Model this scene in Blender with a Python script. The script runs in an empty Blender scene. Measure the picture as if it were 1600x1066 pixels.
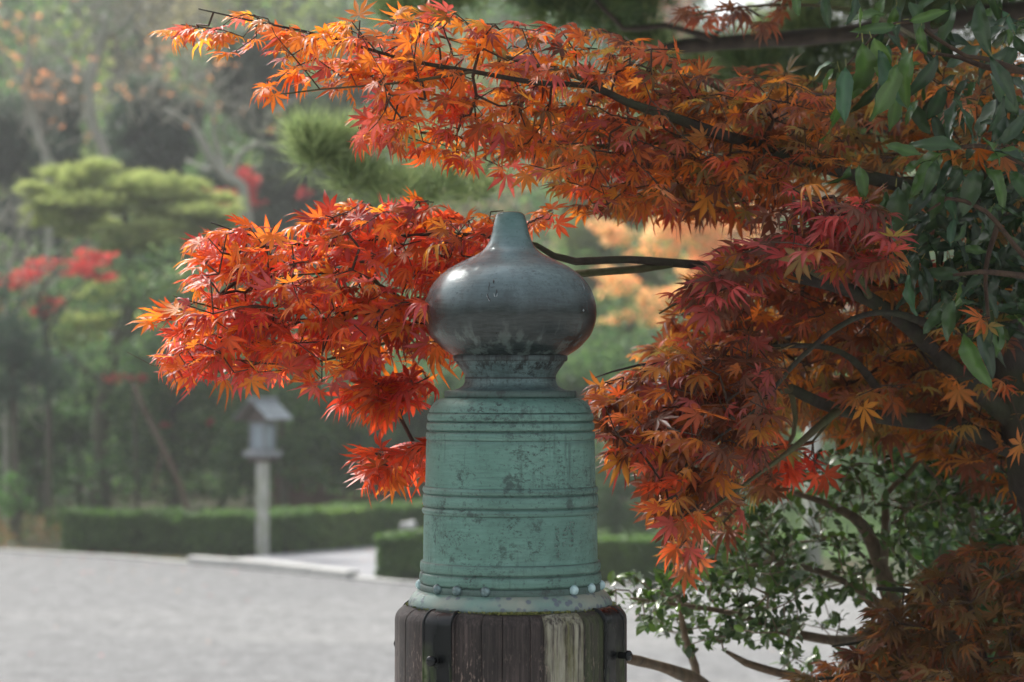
import bpy, math, random
import numpy as np
from mathutils import Vector, Matrix, noise

random.seed(7)
RG = np.random.default_rng(11)
S = bpy.context.scene
COL = S.collection
PI = math.pi

# ------------------------------------------------------------------ camera, sky, sun, exposure
FPX = 3778.0
CAM = np.array([0.0, 0.0, 2.6])
PITCH = math.atan(67 / FPX)
cd = bpy.data.cameras.new('camera')
cam = bpy.data.objects.new('camera', cd)
COL.objects.link(cam)
cam.location = CAM
cam.rotation_euler = (PI / 2 + PITCH, 0, 0)
cd.sensor_width = 36.0
cd.lens = FPX * 36 / 1600
cd.clip_start = 0.1
cd.clip_end = 3000
cd.dof.use_dof = True
cd.dof.focus_distance = 3.62
cd.dof.aperture_fstop = 5.8
cd.dof.aperture_blades = 7
S.camera = cam

SUN_EL, SUN_AZ = math.radians(46), math.radians(-38)      # azimuth from +Y towards +X
world = bpy.data.worlds.new('World')
S.world = world
world.use_nodes = True
wn, wl = world.node_tree.nodes, world.node_tree.links
wn.clear()
sky = wn.new('ShaderNodeTexSky')
sky.sky_type = 'NISHITA'
sky.sun_disc = False
sky.sun_elevation = SUN_EL
sky.sun_rotation = SUN_AZ
sky.dust_density = 4.0
sky.air_density = 1.0
sky.ozone_density = 1.0
hsv = wn.new('ShaderNodeHueSaturation')
hsv.inputs['Saturation'].default_value = 0.22
hsv.inputs['Value'].default_value = 1.0
bg = wn.new('ShaderNodeBackground')
bg.inputs['Strength'].default_value = 0.135
wo = wn.new('ShaderNodeOutputWorld')
wl.new(sky.outputs[0], hsv.inputs['Color'])
wl.new(hsv.outputs[0], bg.inputs['Color'])
wl.new(bg.outputs[0], wo.inputs['Surface'])

sd = bpy.data.lights.new('sun', 'SUN')
sd.energy = 3.0
sd.angle = math.radians(14)
sd.color = (1.0, 0.95, 0.87)
sun = bpy.data.objects.new('sun', sd)
COL.objects.link(sun)
sdir = Vector((math.sin(SUN_AZ) * math.cos(SUN_EL), math.cos(SUN_AZ) * math.cos(SUN_EL), math.sin(SUN_EL)))
sun.rotation_euler = sdir.to_track_quat('Z', 'Y').to_euler()
sun.location = (0, 0, 60)

S.view_settings.view_transform = 'Standard'
S.view_settings.look = 'None'
S.view_settings.exposure = 1.02
S.view_settings.gamma = 1
S.view_settings.use_curve_mapping = False
S.render.engine = 'CYCLES'
S.cycles.use_denoising = True
S.cycles.max_bounces = 8
S.cycles.transmission_bounces = 6
S.cycles.volume_bounces = 1
S.cycles.sample_clamp_indirect = 6

# ------------------------------------------------------------------ helpers
cp, sp = math.cos(PITCH), math.sin(PITCH)


def P(px, py, d):
    """a point d metres in front of the lens, seen in direction (px, py) of the 1600x1066 photograph"""
    x = (px - 800) / FPX * d
    y = (533 - py) / FPX * d
    return np.array([x, CAM[1] + d * cp - y * sp, CAM[2] + d * sp + y * cp])


def G(px, py, z=0.0):
    """where that direction meets level ground"""
    a = P(px, py, 1.0) - CAM
    return CAM + a * ((z - CAM[2]) / a[2])


def prop(o, label=None, cat=None, group=None, kind=None):
    if label: o['label'] = label
    if cat: o['category'] = cat
    if group: o['group'] = group
    if kind: o['kind'] = kind
    return o


def thing(name, label, cat, loc=(0, 0, 0), group=None):
    o = bpy.data.objects.new(name, None)
    COL.objects.link(o)
    o.location = loc
    return prop(o, label, cat, group)


def child(o, parent):
    o.parent = parent
    o.matrix_parent_inverse = Matrix.Translation(-Vector(parent.location))
    return o


class MB:
    """collects geometry with a colour per vertex and links it as one mesh object"""

    def __init__(s):
        s.V, s.F, s.C, s.n = [], [], [], 0

    def add(s, V, F, C=(1, 1, 1)):
        V = np.asarray(V, float).reshape(-1, 3)
        C = np.asarray(C, float)
        if C.ndim == 1: C = np.tile(C, (len(V), 1))
        for grp in ((F,) if isinstance(F, np.ndarray) else _bylen(F)):
            s.F.append(np.asarray(grp) + s.n)
        s.V.append(V); s.C.append(C[:, :3]); s.n += len(V)
        return s

    def mesh(s, name, mat, smooth=True):
        me = bpy.data.meshes.new(name)
        V = np.concatenate(s.V).astype(np.float32)
        C = np.concatenate(s.C).astype(np.float32)
        me.vertices.add(len(V)); me.vertices.foreach_set('co', V.ravel())
        idx = np.concatenate([f.ravel() for f in s.F]).astype(np.int32)
        lens = np.concatenate([np.full(len(f), f.shape[1]) for f in s.F])
        starts = np.concatenate([[0], np.cumsum(lens)[:-1]]).astype(np.int32)
        me.loops.add(len(idx)); me.loops.foreach_set('vertex_index', idx)
        me.polygons.add(len(lens)); me.polygons.foreach_set('loop_start', starts)
        me.update(calc_edges=True)
        me.validate()
        me.polygons.foreach_set('use_smooth', np.full(len(me.polygons), smooth))
        at = me.attributes.new('tint', 'FLOAT_COLOR', 'POINT')
        at.data.foreach_set('color', np.concatenate([C, np.ones((len(C), 1), np.float32)], 1).ravel())
        if mat: me.materials.append(mat)
        return me

    def obj(s, name, mat, parent=None, smooth=True, origin=None):
        if origin is not None:
            s.V = [v - np.asarray(origin) for v in s.V]
        me = s.mesh(name, mat, smooth)
        o = bpy.data.objects.new(name, me)
        COL.objects.link(o)
        if origin is not None: o.location = origin
        if parent is not None: child(o, parent)
        return o


def _bylen(F):
    d = {}
    for f in F: d.setdefault(len(f), []).append(f)
    return [np.array(v) for v in d.values()]


def smooth_path(pts, step):
    pts = [np.asarray(p, float) for p in pts]
    out = []
    for i in range(len(pts) - 1):
        p0 = pts[max(i - 1, 0)]; p1 = pts[i]; p2 = pts[i + 1]; p3 = pts[min(i + 2, len(pts) - 1)]
        n = max(1, int(np.linalg.norm(p2[:3] - p1[:3]) / step))
        for k in range(n):
            t = k / n
            out.append(0.5 * (2 * p1 + (p2 - p0) * t + (2 * p0 - 5 * p1 + 4 * p2 - p3) * t * t + (3 * p1 - p0 - 3 * p2 + p3) * t ** 3))
    out.append(pts[-1])
    return np.array(out)


def tube(mb, pts, rad, sides=8, col=(1, 1, 1), rough=0.0, caps=True):
    pts = np.asarray(pts, float); n = len(pts)
    rad = np.broadcast_to(np.asarray(rad, float), (n,))
    tan = np.gradient(pts, axis=0)
    tan /= np.linalg.norm(tan, axis=1)[:, None] + 1e-9
    ref = np.array([0, 0, 1.0]) if abs(tan[0][2]) < 0.9 else np.array([1.0, 0, 0])
    V = []
    for i in range(n):
        u = np.cross(tan[i], ref)
        if np.linalg.norm(u) < 1e-4: u = np.cross(tan[i], [0.3, 1, 0.2])
        u /= np.linalg.norm(u); w = np.cross(tan[i], u); ref = np.cross(u, tan[i])
        for k in range(sides):
            a = 2 * PI * k / sides
            r = rad[i] * (1 + rough * (noise.noise(Vector(pts[i] * 9) + Vector((k * 1.7, 0, 0)))))
            V.append(pts[i] + r * (math.cos(a) * u + math.sin(a) * w))
    F = [(i * sides + k, i * sides + (k + 1) % sides, (i + 1) * sides + (k + 1) % sides, (i + 1) * sides + k)
         for i in range(n - 1) for k in range(sides)]
    if caps:
        F.append(tuple(range(sides))[::-1]); F.append(tuple((n - 1) * sides + k for k in range(sides)))
    return mb.add(V, F, col)


def lathe(mb, prof, cx, cy, segs=96, col=(1, 1, 1)):
    """prof: list of (r, z)"""
    V = [(cx + r * math.sin(2 * PI * k / segs), cy - r * math.cos(2 * PI * k / segs), z) for r, z in prof for k in range(segs)]
    F = [(i * segs + k, i * segs + (k + 1) % segs, (i + 1) * segs + (k + 1) % segs, (i + 1) * segs + k)
         for i in range(len(prof) - 1) for k in range(segs)]
    F = [f[::-1] for f in F]
    return mb.add(V, F, col)


def box(mb, x0, x1, y0, y1, z0, z1, col=(1, 1, 1), M=None, bev=0.0):
    c = np.array([(x, y, z) for z in (z0, z1) for y in (y0, y1) for x in (x0, x1)], float)
    if bev:
        # chamfered box: three shrunken copies joined by a convex pattern
        bm = __import__('bmesh').new()
        vs = [bm.verts.new(p) for p in c]
        for f in ((0, 2, 3, 1), (4, 5, 7, 6), (0, 1, 5, 4), (2, 6, 7, 3), (0, 4, 6, 2), (1, 3, 7, 5)): bm.faces.new([vs[i] for i in f])
        __import__('bmesh').ops.bevel(bm, geom=bm.edges[:], offset=bev, segments=2, affect='EDGES', profile=0.5)
        bm.verts.index_update()
        V = np.array([v.co[:] for v in bm.verts]); F = [tuple(v.index for v in f.verts) for f in bm.faces]
        bm.free()
    else:
        V = c; F = [(0, 2, 3, 1), (4, 5, 7, 6), (0, 1, 5, 4), (2, 6, 7, 3), (0, 4, 6, 2), (1, 3, 7, 5)]
    if M is not None:
        V = V @ np.array(M.to_3x3()).T + np.array(M.translation)
    return mb.add(V, F, col)


# ------------------------------------------------------------------ materials
class NM:
    def __init__(s, name):
        s.m = bpy.data.materials.new(name); s.m.use_nodes = True
        s.n = s.m.node_tree.nodes; s.l = s.m.node_tree.links
        s.n.clear()
        s.out = s.n.new('ShaderNodeOutputMaterial')
        s.tc = s.n.new('ShaderNodeTexCoord')

    def new(s, t, **k):
        o = s.n.new(t)
        for a, b in k.items(): setattr(o, a, b)
        return o

    def put(s, sock, v):
        if hasattr(v, 'is_output') or isinstance(v, bpy.types.NodeSocket): s.l.new(v, sock)
        else:
            if isinstance(v, tuple) and len(v) == 3 and sock.type == 'RGBA': v = (*v, 1)
            sock.default_value = v

    def coord(s, scale=(1, 1, 1), kind='Object', warp=0.0):
        m = s.new('ShaderNodeMapping'); m.inputs['Scale'].default_value = scale
        s.l.new(s.tc.outputs[kind], m.inputs['Vector'])
        return m.outputs[0]

    def noise(s, scale=5, detail=4, rough=.55, vec=None, dist=0.0):
        o = s.new('ShaderNodeTexNoise')
        o.inputs['Scale'].default_value = scale; o.inputs['Detail'].default_value = detail
        o.inputs['Roughness'].default_value = rough; o.inputs['Distortion'].default_value = dist
        s.l.new(vec if vec is not None else s.tc.outputs['Object'], o.inputs['Vector'])
        return o.outputs['Fac']

    def ramp(s, fac, stops):
        o = s.new('ShaderNodeValToRGB'); e = o.color_ramp.elements
        while len(e) < len(stops): e.new(0.5)
        for el, (p, c) in zip(e, stops):
            el.position = p; el.color = (*c, 1) if isinstance(c, tuple) else (c, c, c, 1)
        s.put(o.inputs['Fac'], fac)
        return o.outputs['Color']

    def mix(s, fac, a, b, mode='MIX'):
        o = s.new('ShaderNodeMix', data_type='RGBA', blend_type=mode)
        s.put(o.inputs[0], fac); s.put(o.inputs[6], a); s.put(o.inputs[7], b)
        return o.outputs[2]

    def math(s, op, a, b=0.0, c=None):
        o = s.new('ShaderNodeMath', operation=op)
        s.put(o.inputs[0], a); s.put(o.inputs[1], b)
        if c is not None: s.put(o.inputs[2], c)
        return o.outputs[0]

    def bump(s, h, strength=.3, dist=.01, nrm=None):
        o = s.new('ShaderNodeBump'); o.inputs['Strength'].default_value = strength; o.inputs['Distance'].default_value = dist
        s.l.new(h, o.inputs['Height'])
        if nrm is not None: s.l.new(nrm, o.inputs['Normal'])
        return o.outputs[0]

    def pbr(s, col, rough=.6, metal=0.0, nrm=None, spec=.5):
        o = s.new('ShaderNodeBsdfPrincipled')
        s.put(o.inputs['Base Color'], col); s.put(o.inputs['Roughness'], rough); s.put(o.inputs['Metallic'], metal)
        s.put(o.inputs['Specular IOR Level'], spec)
        if nrm is not None: s.l.new(nrm, o.inputs['Normal'])
        return o.outputs[0]

    def attr(s, name='tint'):
        o = s.new('ShaderNodeAttribute'); o.attribute_name = name
        return o.outputs['Color']

    def sep(s, vec):
        o = s.new('ShaderNodeSeparateXYZ'); s.l.new(vec, o.inputs[0]); return o.outputs

    def done(s, sh):
        s.l.new(sh, s.out.inputs['Surface']); return s.m


def m_leaf(name, refl, refl_back, transl, amount, rough, spec, bmp=.25):
    """leaf blade: the tint attribute is what light through the blade looks like"""
    k = NM(name)
    tint = k.attr()
    n = k.noise(60, 3)
    tint = k.mix(k.ramp(n, [(.3, 0.0), (.7, 0.35)]), tint, k.mix(1.0, tint, (.55, .55, .55), 'MULTIPLY'))
    geo = k.new('ShaderNodeNewGeometry')
    top = k.mix(1.0, tint, refl, 'MULTIPLY'); top = k.mix(1.0, top, tuple(0.02 for _ in range(3)), 'ADD')
    back = k.mix(1.0, tint, refl_back, 'MULTIPLY'); back = k.mix(1.0, back, tuple(0.012 for _ in range(3)), 'ADD')
    col = k.mix(geo.outputs['Backfacing'], top, back)
    b = k.pbr(col, rough, 0, k.bump(n, bmp, .004), spec)
    t = k.new('ShaderNodeBsdfTranslucent')
    k.put(t.inputs['Color'], k.mix(1.0, tint, transl, 'MULTIPLY'))
    m = k.new('ShaderNodeMixShader'); m.inputs[0].default_value = amount
    k.l.new(b, m.inputs[1]); k.l.new(t.outputs[0], m.inputs[2])
    return k.done(m.outputs[0])


M = {}
M['maple_leaf'] = m_leaf('maple_leaf', (.62, .62, .9), (.62, .6, .7), (1.1, 1.05, 1), .58, .40, .5)
M['glossy_leaf'] = m_leaf('glossy_leaf', (1.0, 1.1, .75), (1.3, 1.2, 1.0), (1.8, 2.0, .6), .18, .14, .45, .06)
M['small_leaf'] = m_leaf('small_leaf', (.9, .9, .9), (1, 1, 1), (1.6, 1.8, .6), .25, .24, .5, .08)
M['far_leaf'] = m_leaf('far_leaf', (1.15, 1.15, 1.15), (1.15, 1.15, 1.15), (1.9, 1.9, 1.5), .42, .6, .3)


def m_bark(name, c1, c2, moss=None, scale=30, amt=.5):
    k = NM(name)
    v = k.coord((1, 1, .35))
    n = k.noise(scale, 6, .65, v)
    col = k.ramp(n, [(.3, c1), (.7, c2)])
    if moss:
        col = k.mix(k.math('MULTIPLY', k.ramp(k.noise(scale * .25, 4), [(.4, 0.0), (.62, 1.0)]), amt), col, moss)
    return k.done(k.pbr(col, .8, 0, k.bump(n, .6, .01), .3))


M['maple_bark'] = m_bark('maple_bark', (.016, .013, .011), (.055, .046, .038), (.035, .045, .02), 60, .6)
M['green_twig'] = m_bark('green_twig', (.05, .06, .025), (.10, .115, .05), (.10, .06, .04), 50, .5)
M['dark_twig'] = m_bark('dark_twig', (.03, .018, .014), (.09, .055, .035), None, 60)
M['brown_bark'] = m_bark('brown_bark', (.06, .042, .03), (.20, .14, .09), (.16, .15, .11), 70, .5)
M['pine_bark'] = m_bark('pine_bark', (.018, .014, .012), (.06, .045, .035), None, 25)
M['pale_bark'] = m_bark('pale_bark', (.22, .21, .18), (.42, .41, .36), (.25, .28, .22), 8, .5)
M['far_bark'] = m_bark('far_bark', (.05, .045, .035), (.11, .10, .075), (.09, .11, .06), 8, .6)


# --- bronze
def m_patina(name, lo, mid, hi, dark, darkamt, rough=(.38, .6), metal=.35, pit=True, streak='h'):
    k = NM(name)
    xyz = k.tc.outputs['Object']
    big = k.noise(9, 5, .6)
    fineh = k.noise(30, 5, .7, k.coord((1, 1, 9)))        # turned rings of fine scratches
    finev = k.noise(95, 5, .7, k.coord((1, 1, .07)))     # runs
    speck = k.noise(160, 3, .6)
    f = k.math('ADD', k.math('MULTIPLY', big, .55), k.math('MULTIPLY', fineh, .45))
    col = k.ramp(f, [(.34, lo), (.5, mid), (.66, hi)])
    run = k.ramp(finev, [(.48, 0.0), (.68, 1.0)])
    st = k.math('MULTIPLY', run, k.ramp(k.noise(11, 4), [(.44, 0.0), (.60, 1.0)]))
    hz = k.math('MULTIPLY', k.ramp(fineh, [(.5, 0.0), (.66, 1.0)]), k.ramp(k.noise(14, 4, .6, k.coord((1, 1, 2.0))), [(.45, 0.0), (.62, 1.0)]))
    spots = k.ramp(k.noise(26, 6, .75), [(.56, 0.0), (.64, 1.0)])
    rt_ = k.ramp(k.math('MULTIPLY', k.math('SUBTRACT', k.sep(xyz)[0], -.02), 6.5), [(.1, .35), (.9, 1.0)])
    scr = k.math('MULTIPLY', k.ramp(k.noise(110, 5, .8, k.coord((1, 1, 1.4))), [(.50, 0.0), (.60, 1.0)]), k.ramp(k.noise(10, 4, .65, k.coord((1, 1, 1.6)), .5), [(.46, 0.0), (.60, 1.0)]))
    cloudy = k.ramp(k.noise(17, 3, .55), [(.50, 0.0), (.74, .8)])
    d = k.math('MAXIMUM', k.math('MULTIPLY', st, .7), k.math('MAXIMUM', k.math('MULTIPLY', k.math('MULTIPLY', hz, .95), rt_), k.math('MULTIPLY', spots, .7)))
    d = k.math('MAXIMUM', d, k.math('MAXIMUM', k.math('MULTIPLY', scr, .8), k.math('MULTIPLY', cloudy, k.math('MULTIPLY', rt_, .6))))
    col = k.mix(k.math('MULTIPLY', d, darkamt), col, dark)
    col = k.mix(k.ramp(speck, [(.60, 0.0), (.70, .6)]), col, dark)
    geo = k.new('ShaderNodeNewGeometry')
    edge = k.ramp(geo.outputs['Pointiness'], [(.42, 1.0), (.495, 0.0)])
    col = k.mix(k.math('MULTIPLY', edge, .8), col, (.035, .032, .035))
    worn = k.ramp(geo.outputs['Pointiness'], [(.505, 0.0), (.56, 1.0)])
    col = k.mix(k.math('MULTIPLY', worn, .35), col, (.28, .42, .38))
    r = k.math('ADD', rough[0], k.math('MULTIPLY', k.math('ADD', f, d), (rough[1] - rough[0])))
    h = k.math('SUBTRACT', k.math('MULTIPLY', fineh, .5), k.math('ADD', k.math('MULTIPLY', d, .5), k.math('MULTIPLY', speck, .4)))
    return k, col, r, k.bump(h, .35, .0016), metal


k, c, r, nb, mt = m_patina('bronze_drum', (.075, .16, .138), (.115, .24, .205), (.175, .335, .288), (.03, .04, .042), 1.0)
M['bronze_drum'] = k.done(k.pbr(c, r, .25, nb))
k, c, r, nb, mt = m_patina('bronze_neck', (.05, .08, .08), (.10, .16, .165), (.19, .28, .29), (.012, .014, .014), 1.0)
nz_ = k.sep(k.tc.outputs['Object'])[2]
nv = k.math('MULTIPLY', k.ramp(k.noise(60, 4, .7, k.coord((1, 1, .05))), [(.46, 0.0), (.58, 1.0)]), k.ramp(k.math('MULTIPLY', nz_, 40.0), [(-.0 + .0, .25), (.15, 1.0)]))
c = k.mix(k.math('MULTIPLY', nv, .9), c, (.012, .014, .015))
M['bronze_neck'] = k.done(k.pbr(c, r, .4, nb))

# bulb: brown-black with dark reflection painted below, sky sheen painted above, green runs underneath
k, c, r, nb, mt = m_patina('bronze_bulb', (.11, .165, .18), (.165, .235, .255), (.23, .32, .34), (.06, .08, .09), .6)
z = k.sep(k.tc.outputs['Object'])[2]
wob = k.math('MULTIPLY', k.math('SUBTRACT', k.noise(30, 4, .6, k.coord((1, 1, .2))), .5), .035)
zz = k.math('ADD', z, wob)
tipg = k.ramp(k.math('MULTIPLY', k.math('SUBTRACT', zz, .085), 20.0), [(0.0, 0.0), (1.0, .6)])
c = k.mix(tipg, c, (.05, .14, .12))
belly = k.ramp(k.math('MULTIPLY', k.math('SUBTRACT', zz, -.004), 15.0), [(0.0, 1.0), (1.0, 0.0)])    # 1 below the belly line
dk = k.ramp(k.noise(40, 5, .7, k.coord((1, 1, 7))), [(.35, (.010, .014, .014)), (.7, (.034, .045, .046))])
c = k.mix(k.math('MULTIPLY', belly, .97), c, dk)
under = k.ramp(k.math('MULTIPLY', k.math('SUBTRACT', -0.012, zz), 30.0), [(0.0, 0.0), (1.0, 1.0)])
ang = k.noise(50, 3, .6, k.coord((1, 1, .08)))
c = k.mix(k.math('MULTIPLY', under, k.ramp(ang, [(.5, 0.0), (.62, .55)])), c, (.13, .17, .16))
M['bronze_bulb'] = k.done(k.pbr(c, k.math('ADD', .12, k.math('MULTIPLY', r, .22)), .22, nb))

k = NM('bronze_skirt')
base = k.ramp(k.noise(12, 5, .6), [(.3, (.11, .24, .21)), (.5, (.19, .25, .22)), (.7, (.28, .29, .24))])
vor = k.new('ShaderNodeTexVoronoi'); vor.inputs['Scale'].default_value = 85; vor.inputs['Randomness'].default_value = 1
k.l.new(k.tc.outputs['Object'], vor.inputs['Vector'])
sx = k.sep(k.tc.outputs['Object'])
blot = k.math('MULTIPLY', k.ramp(vor.outputs['Distance'], [(.30, 1.0), (.44, 0.0)]), k.ramp(k.math('ADD', k.noise(16, 4, .7), k.math('MULTIPLY', sx[0], .9)), [(.36, 0.0), (.48, 1.0)]))
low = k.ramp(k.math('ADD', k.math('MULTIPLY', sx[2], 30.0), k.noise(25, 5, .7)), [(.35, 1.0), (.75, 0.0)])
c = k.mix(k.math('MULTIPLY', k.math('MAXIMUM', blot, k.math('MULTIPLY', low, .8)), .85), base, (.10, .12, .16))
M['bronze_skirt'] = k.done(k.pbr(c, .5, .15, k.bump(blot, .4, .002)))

k = NM('bronze_rivet')
c = k.ramp(k.noise(90, 4, .7), [(.35, (.05, .065, .075)), (.55, (.13, .20, .21)), (.7, (.24, .33, .34))])
M['bronze_rivet'] = k.done(k.pbr(c, .45, .3, k.bump(k.noise(150, 3), .3, .002)))
k = NM('bronze_rivet_pale')
c = k.ramp(k.noise(70, 4, .7), [(.35, (.16, .26, .27)), (.5, (.36, .52, .55)), (.7, (.50, .66, .68))])
M['bronze_rivet_pale'] = k.done(k.pbr(c, .5, .15, k.bump(k.noise(150, 3), .3, .002)))
k = NM('inscription_bronze')
M['inscription'] = k.done(k.pbr(k.ramp(k.noise(300, 2), [(.4, (.05, .06, .06)), (.6, (.24, .30, .29))]), .4, .4))
k = NM('scar_dark'); M['scar'] = k.done(k.pbr((.02, .02, .024), .5, .3))
k = NM('scar_rim'); M['scar_rim'] = k.done(k.pbr((.30, .34, .36), .4, .5))

# black bronze straps with green algae
k = NM('black_strap')
v = k.coord((1, 1, .3))
al = k.ramp(k.noise(22, 5, .6, v, .4), [(.50, 0.0), (.64, 1.0)])
lowz = k.ramp(k.math('MULTIPLY', k.math('SUBTRACT', -0.04, k.sep(k.tc.outputs['Object'])[2]), 22.0), [(0.0, 0.0), (1.0, 1.0)])
c = k.mix(k.math('MULTIPLY', k.math('MULTIPLY', al, lowz), .8), (.012, .014, .016), k.ramp(k.noise(60, 4), [(.4, (.06, .09, .03)), (.6, (.17, .20, .11))]))
M['black_strap'] = k.done(k.pbr(c, k.math('ADD', .26, k.math('MULTIPLY', al, .3)), .5, k.bump(k.noise(70, 4), .15, .002)))


def m_wood(name, lichen=0.0, algae=0.0):
    k = NM(name)
    g = k.noise(210, 6, .75, k.coord((1, 1, .022)))
    b = k.noise(11, 4, .6)
    c = k.ramp(k.math('ADD', k.math('MULTIPLY', g, .75), k.math('MULTIPLY', b, .25)), [(.38, (.010, .008, .008)), (.50, (.036, .027, .026)), (.62, (.10, .075, .07))])
    sx = k.sep(k.tc.outputs['Object'])
    ez = k.ramp(k.math('MULTIPLY', k.math('SUBTRACT', 0.0, sx[2]), 9.0), [(.2, 0.0), (.6, 1.0)])
    fl = k.math('MULTIPLY', k.ramp(k.noise(330, 3, .7, k.coord((1, 1, .22))), [(.56, 0.0), (.64, 1.0)]), k.ramp(k.noise(16, 4, .6, k.coord((1, 1, .3))), [(.40, 0.0), (.55, 1.0)]))
    c = k.mix(k.math('MULTIPLY', k.math('MULTIPLY', fl, ez), .85), c, (.34, .26, .22))
    lf = k.math('MULTIPLY', k.ramp(k.noise(9, 3, .6, k.coord((1, 1, .25))), [(.45, 0.0), (.65, 1.0)]), k.math('MULTIPLY', ez, k.ramp(k.math('MULTIPLY', sx[0], -6.0), [(.35, 0.0), (.95, 1.0)])))
    c = k.mix(k.math('MULTIPLY', lf, .55), c, (.17, .115, .105))
    if lichen:
        s1 = k.noise(150, 5, .7, k.coord((1, 1, .035)))
        lm = k.ramp(k.math('ADD', k.math('MULTIPLY', s1, .7), k.math('MULTIPLY', k.noise(14, 4, .6, k.coord((1, 1, .5))), .5)), [(.53, 0.0), (.66, 1.0)])
        lc = k.ramp(k.noise(35, 5, .7, k.coord((1, 1, .15))), [(.35, (.13, .13, .05)), (.5, (.30, .29, .22)), (.7, (.46, .45, .38))])
        c = k.mix(k.math('MULTIPLY', lm, lichen), c, lc)
    if algae:
        c = k.mix(k.math('MULTIPLY', k.ramp(k.noise(40, 4, .6, k.coord((1, 1, .1))), [(.42, 0.0), (.6, 1.0)]), algae), c, (.05, .075, .02))
    h = k.math('ADD', g, k.math('MULTIPLY', fl, .3))
    return k.done(k.pbr(c, .58, 0, k.bump(h, .9, .005), .4))


M['wood'] = m_wood('weathered_dark_wood')
M['wood_lichen'] = m_wood('lichen_streaked_wood', .95)
M['wood_algae'] = m_wood('algae_edged_wood', 0, .7)
k = NM('moss'); M['moss'] = k.done(k.pbr(k.ramp(k.noise(200, 3), [(.4, (.10, .12, .03)), (.6, (.26, .27, .09))]), .9, 0, k.bump(k.noise(300, 2), .6, .003)))

# --- ground
k = NM('gravel')
v = k.tc.outputs['Object']
grain = k.noise(4.5, 10, .86, k.coord((1, .55, 1)))
mid = k.noise(3.2, 5, .65)
track = k.noise(.16, 4, .6, k.coord((.35, 1.6, 1)), .6)
gy = k.sep(k.coord((1, 1, 1)))
trk = k.math('ADD', track, k.math('MULTIPLY', k.math('SUBTRACT', 20.0, k.math('ADD', gy[1], k.math('MULTIPLY', gy[0], -.9))), .020))
c = k.ramp(trk, [(.30, (.18, .185, .19)), (.48, (.27, .273, .27)), (.66, (.60, .595, .57))])
c = k.mix(k.ramp(mid, [(.35, 0.0), (.7, .5)]), c, (.20, .205, .21))
c = k.mix(k.ramp(grain, [(.38, 0.0), (.60, 1.0)]), c, k.mix(1.0, c, (.42, .42, .43), 'MULTIPLY'))
c = k.mix(k.ramp(k.noise(60, 2, .8), [(.6, 0.0), (.7, .5)]), c, (.7, .7, .68))
M['gravel'] = k.done(k.pbr(c, .85, 0, k.bump(grain, .8, .02), .3))
k = NM('path_gravel')
c = k.ramp(k.noise(20, 5, .7), [(.3, (.16, .165, .185)), (.7, (.33, .335, .35))])
M['path_gravel'] = k.done(k.pbr(c, .9, 0, k.bump(k.noise(40, 3), .6, .02), .3))
k = NM('forest_floor')
c = k.ramp(k.noise(1.4, 6, .7), [(.3, (.025, .025, .014)), (.5, (.04, .05, .02)), (.68, (.10, .06, .035))])
M['soil'] = k.done(k.pbr(c, .95, 0, k.bump(k.noise(12, 5), .8, .05), .2))
k = NM('mown_lawn')
c = k.ramp(k.noise(3, 6, .7), [(.3, (.035, .075, .02)), (.7, (.08, .13, .04))])
M['lawn'] = k.done(k.pbr(c, .95, 0, k.bump(k.noise(40, 4), .8, .03), .2))
k = NM('granite')
c = k.ramp(k.noise(14, 6, .7), [(.3, (.34, .34, .33)), (.7, (.58, .58, .56))])
M['granite'] = k.done(k.pbr(c, .8, 0, k.bump(k.noise(60, 4), .4, .01), .3))
k = NM('pole_stone')
c = k.ramp(k.noise(9, 6, .7, k.coord((1, 1, .6))), [(.3, (.30, .31, .28)), (.7, (.52, .53, .50))])
c = k.mix(k.ramp(k.noise(3, 4), [(.45, 0.0), (.65, .6)]), c, (.30, .34, .22))
M['pole_stone'] = k.done(k.pbr(c, .8, 0, k.bump(k.noise(50, 4), .4, .01), .3))
k = NM('grey_wood')
c = k.ramp(k.noise(18, 6, .7, k.coord((3, 1, 1))), [(.3, (.13, .14, .155)), (.7, (.30, .33, .36))])
M['grey_wood'] = k.done(k.pbr(c, .6, 0, k.bump(k.noise(40, 4), .4, .01), .4))
k = NM('dull_brown_wood')
M['brown_wood'] = k.done(k.pbr(k.ramp(k.noise(22, 5), [(.3, (.07, .055, .05)), (.7, (.16, .13, .12))]), .8))
k = NM('roof_shingle')
c = k.ramp(k.noise(10, 5, .6), [(.3, (.10, .125, .14)), (.55, (.18, .22, .25)), (.7, (.36, .42, .45))])
M['shingle'] = k.done(k.pbr(c, .45, 0, k.bump(k.noise(40, 4), .4, .01), .5))
k = NM('lantern_paper')
M['paper'] = k.done(k.pbr((.26, .32, .37), .35, 0, None, .6))
k = NM('rusty_earth_wall')
M['earth'] = k.done(k.pbr(k.ramp(k.noise(2, 5), [(.3, (.08, .05, .04)), (.7, (.17, .10, .08))]), .95))

# ------------------------------------------------------------------ large structure: ground, kerb, path, hill
kpx = [(-700, 838), (-300, 851), (0, 863), (150, 871), (300, 882), (430, 893), (552, 906), (680, 917), (900, 920), (1300, 921), (2200, 921)]
kerb_line = [G(*p) for p in kpx]


def terrain_h(x, y):
    t = min(max((y - 54) / 120.0, 0), 1)
    s = t * t * (3 - 2 * t)
    side = min(max((x + 16) / 34.0, 0), 1)
    top = 38 * (1 - side) + 17.5 * side
    h = s * top
    if y > 54: h += min((y - 54) / 30, 1) * 1.6 * noise.noise(Vector((x * .05, y * .05, 3)))
    return h


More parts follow.
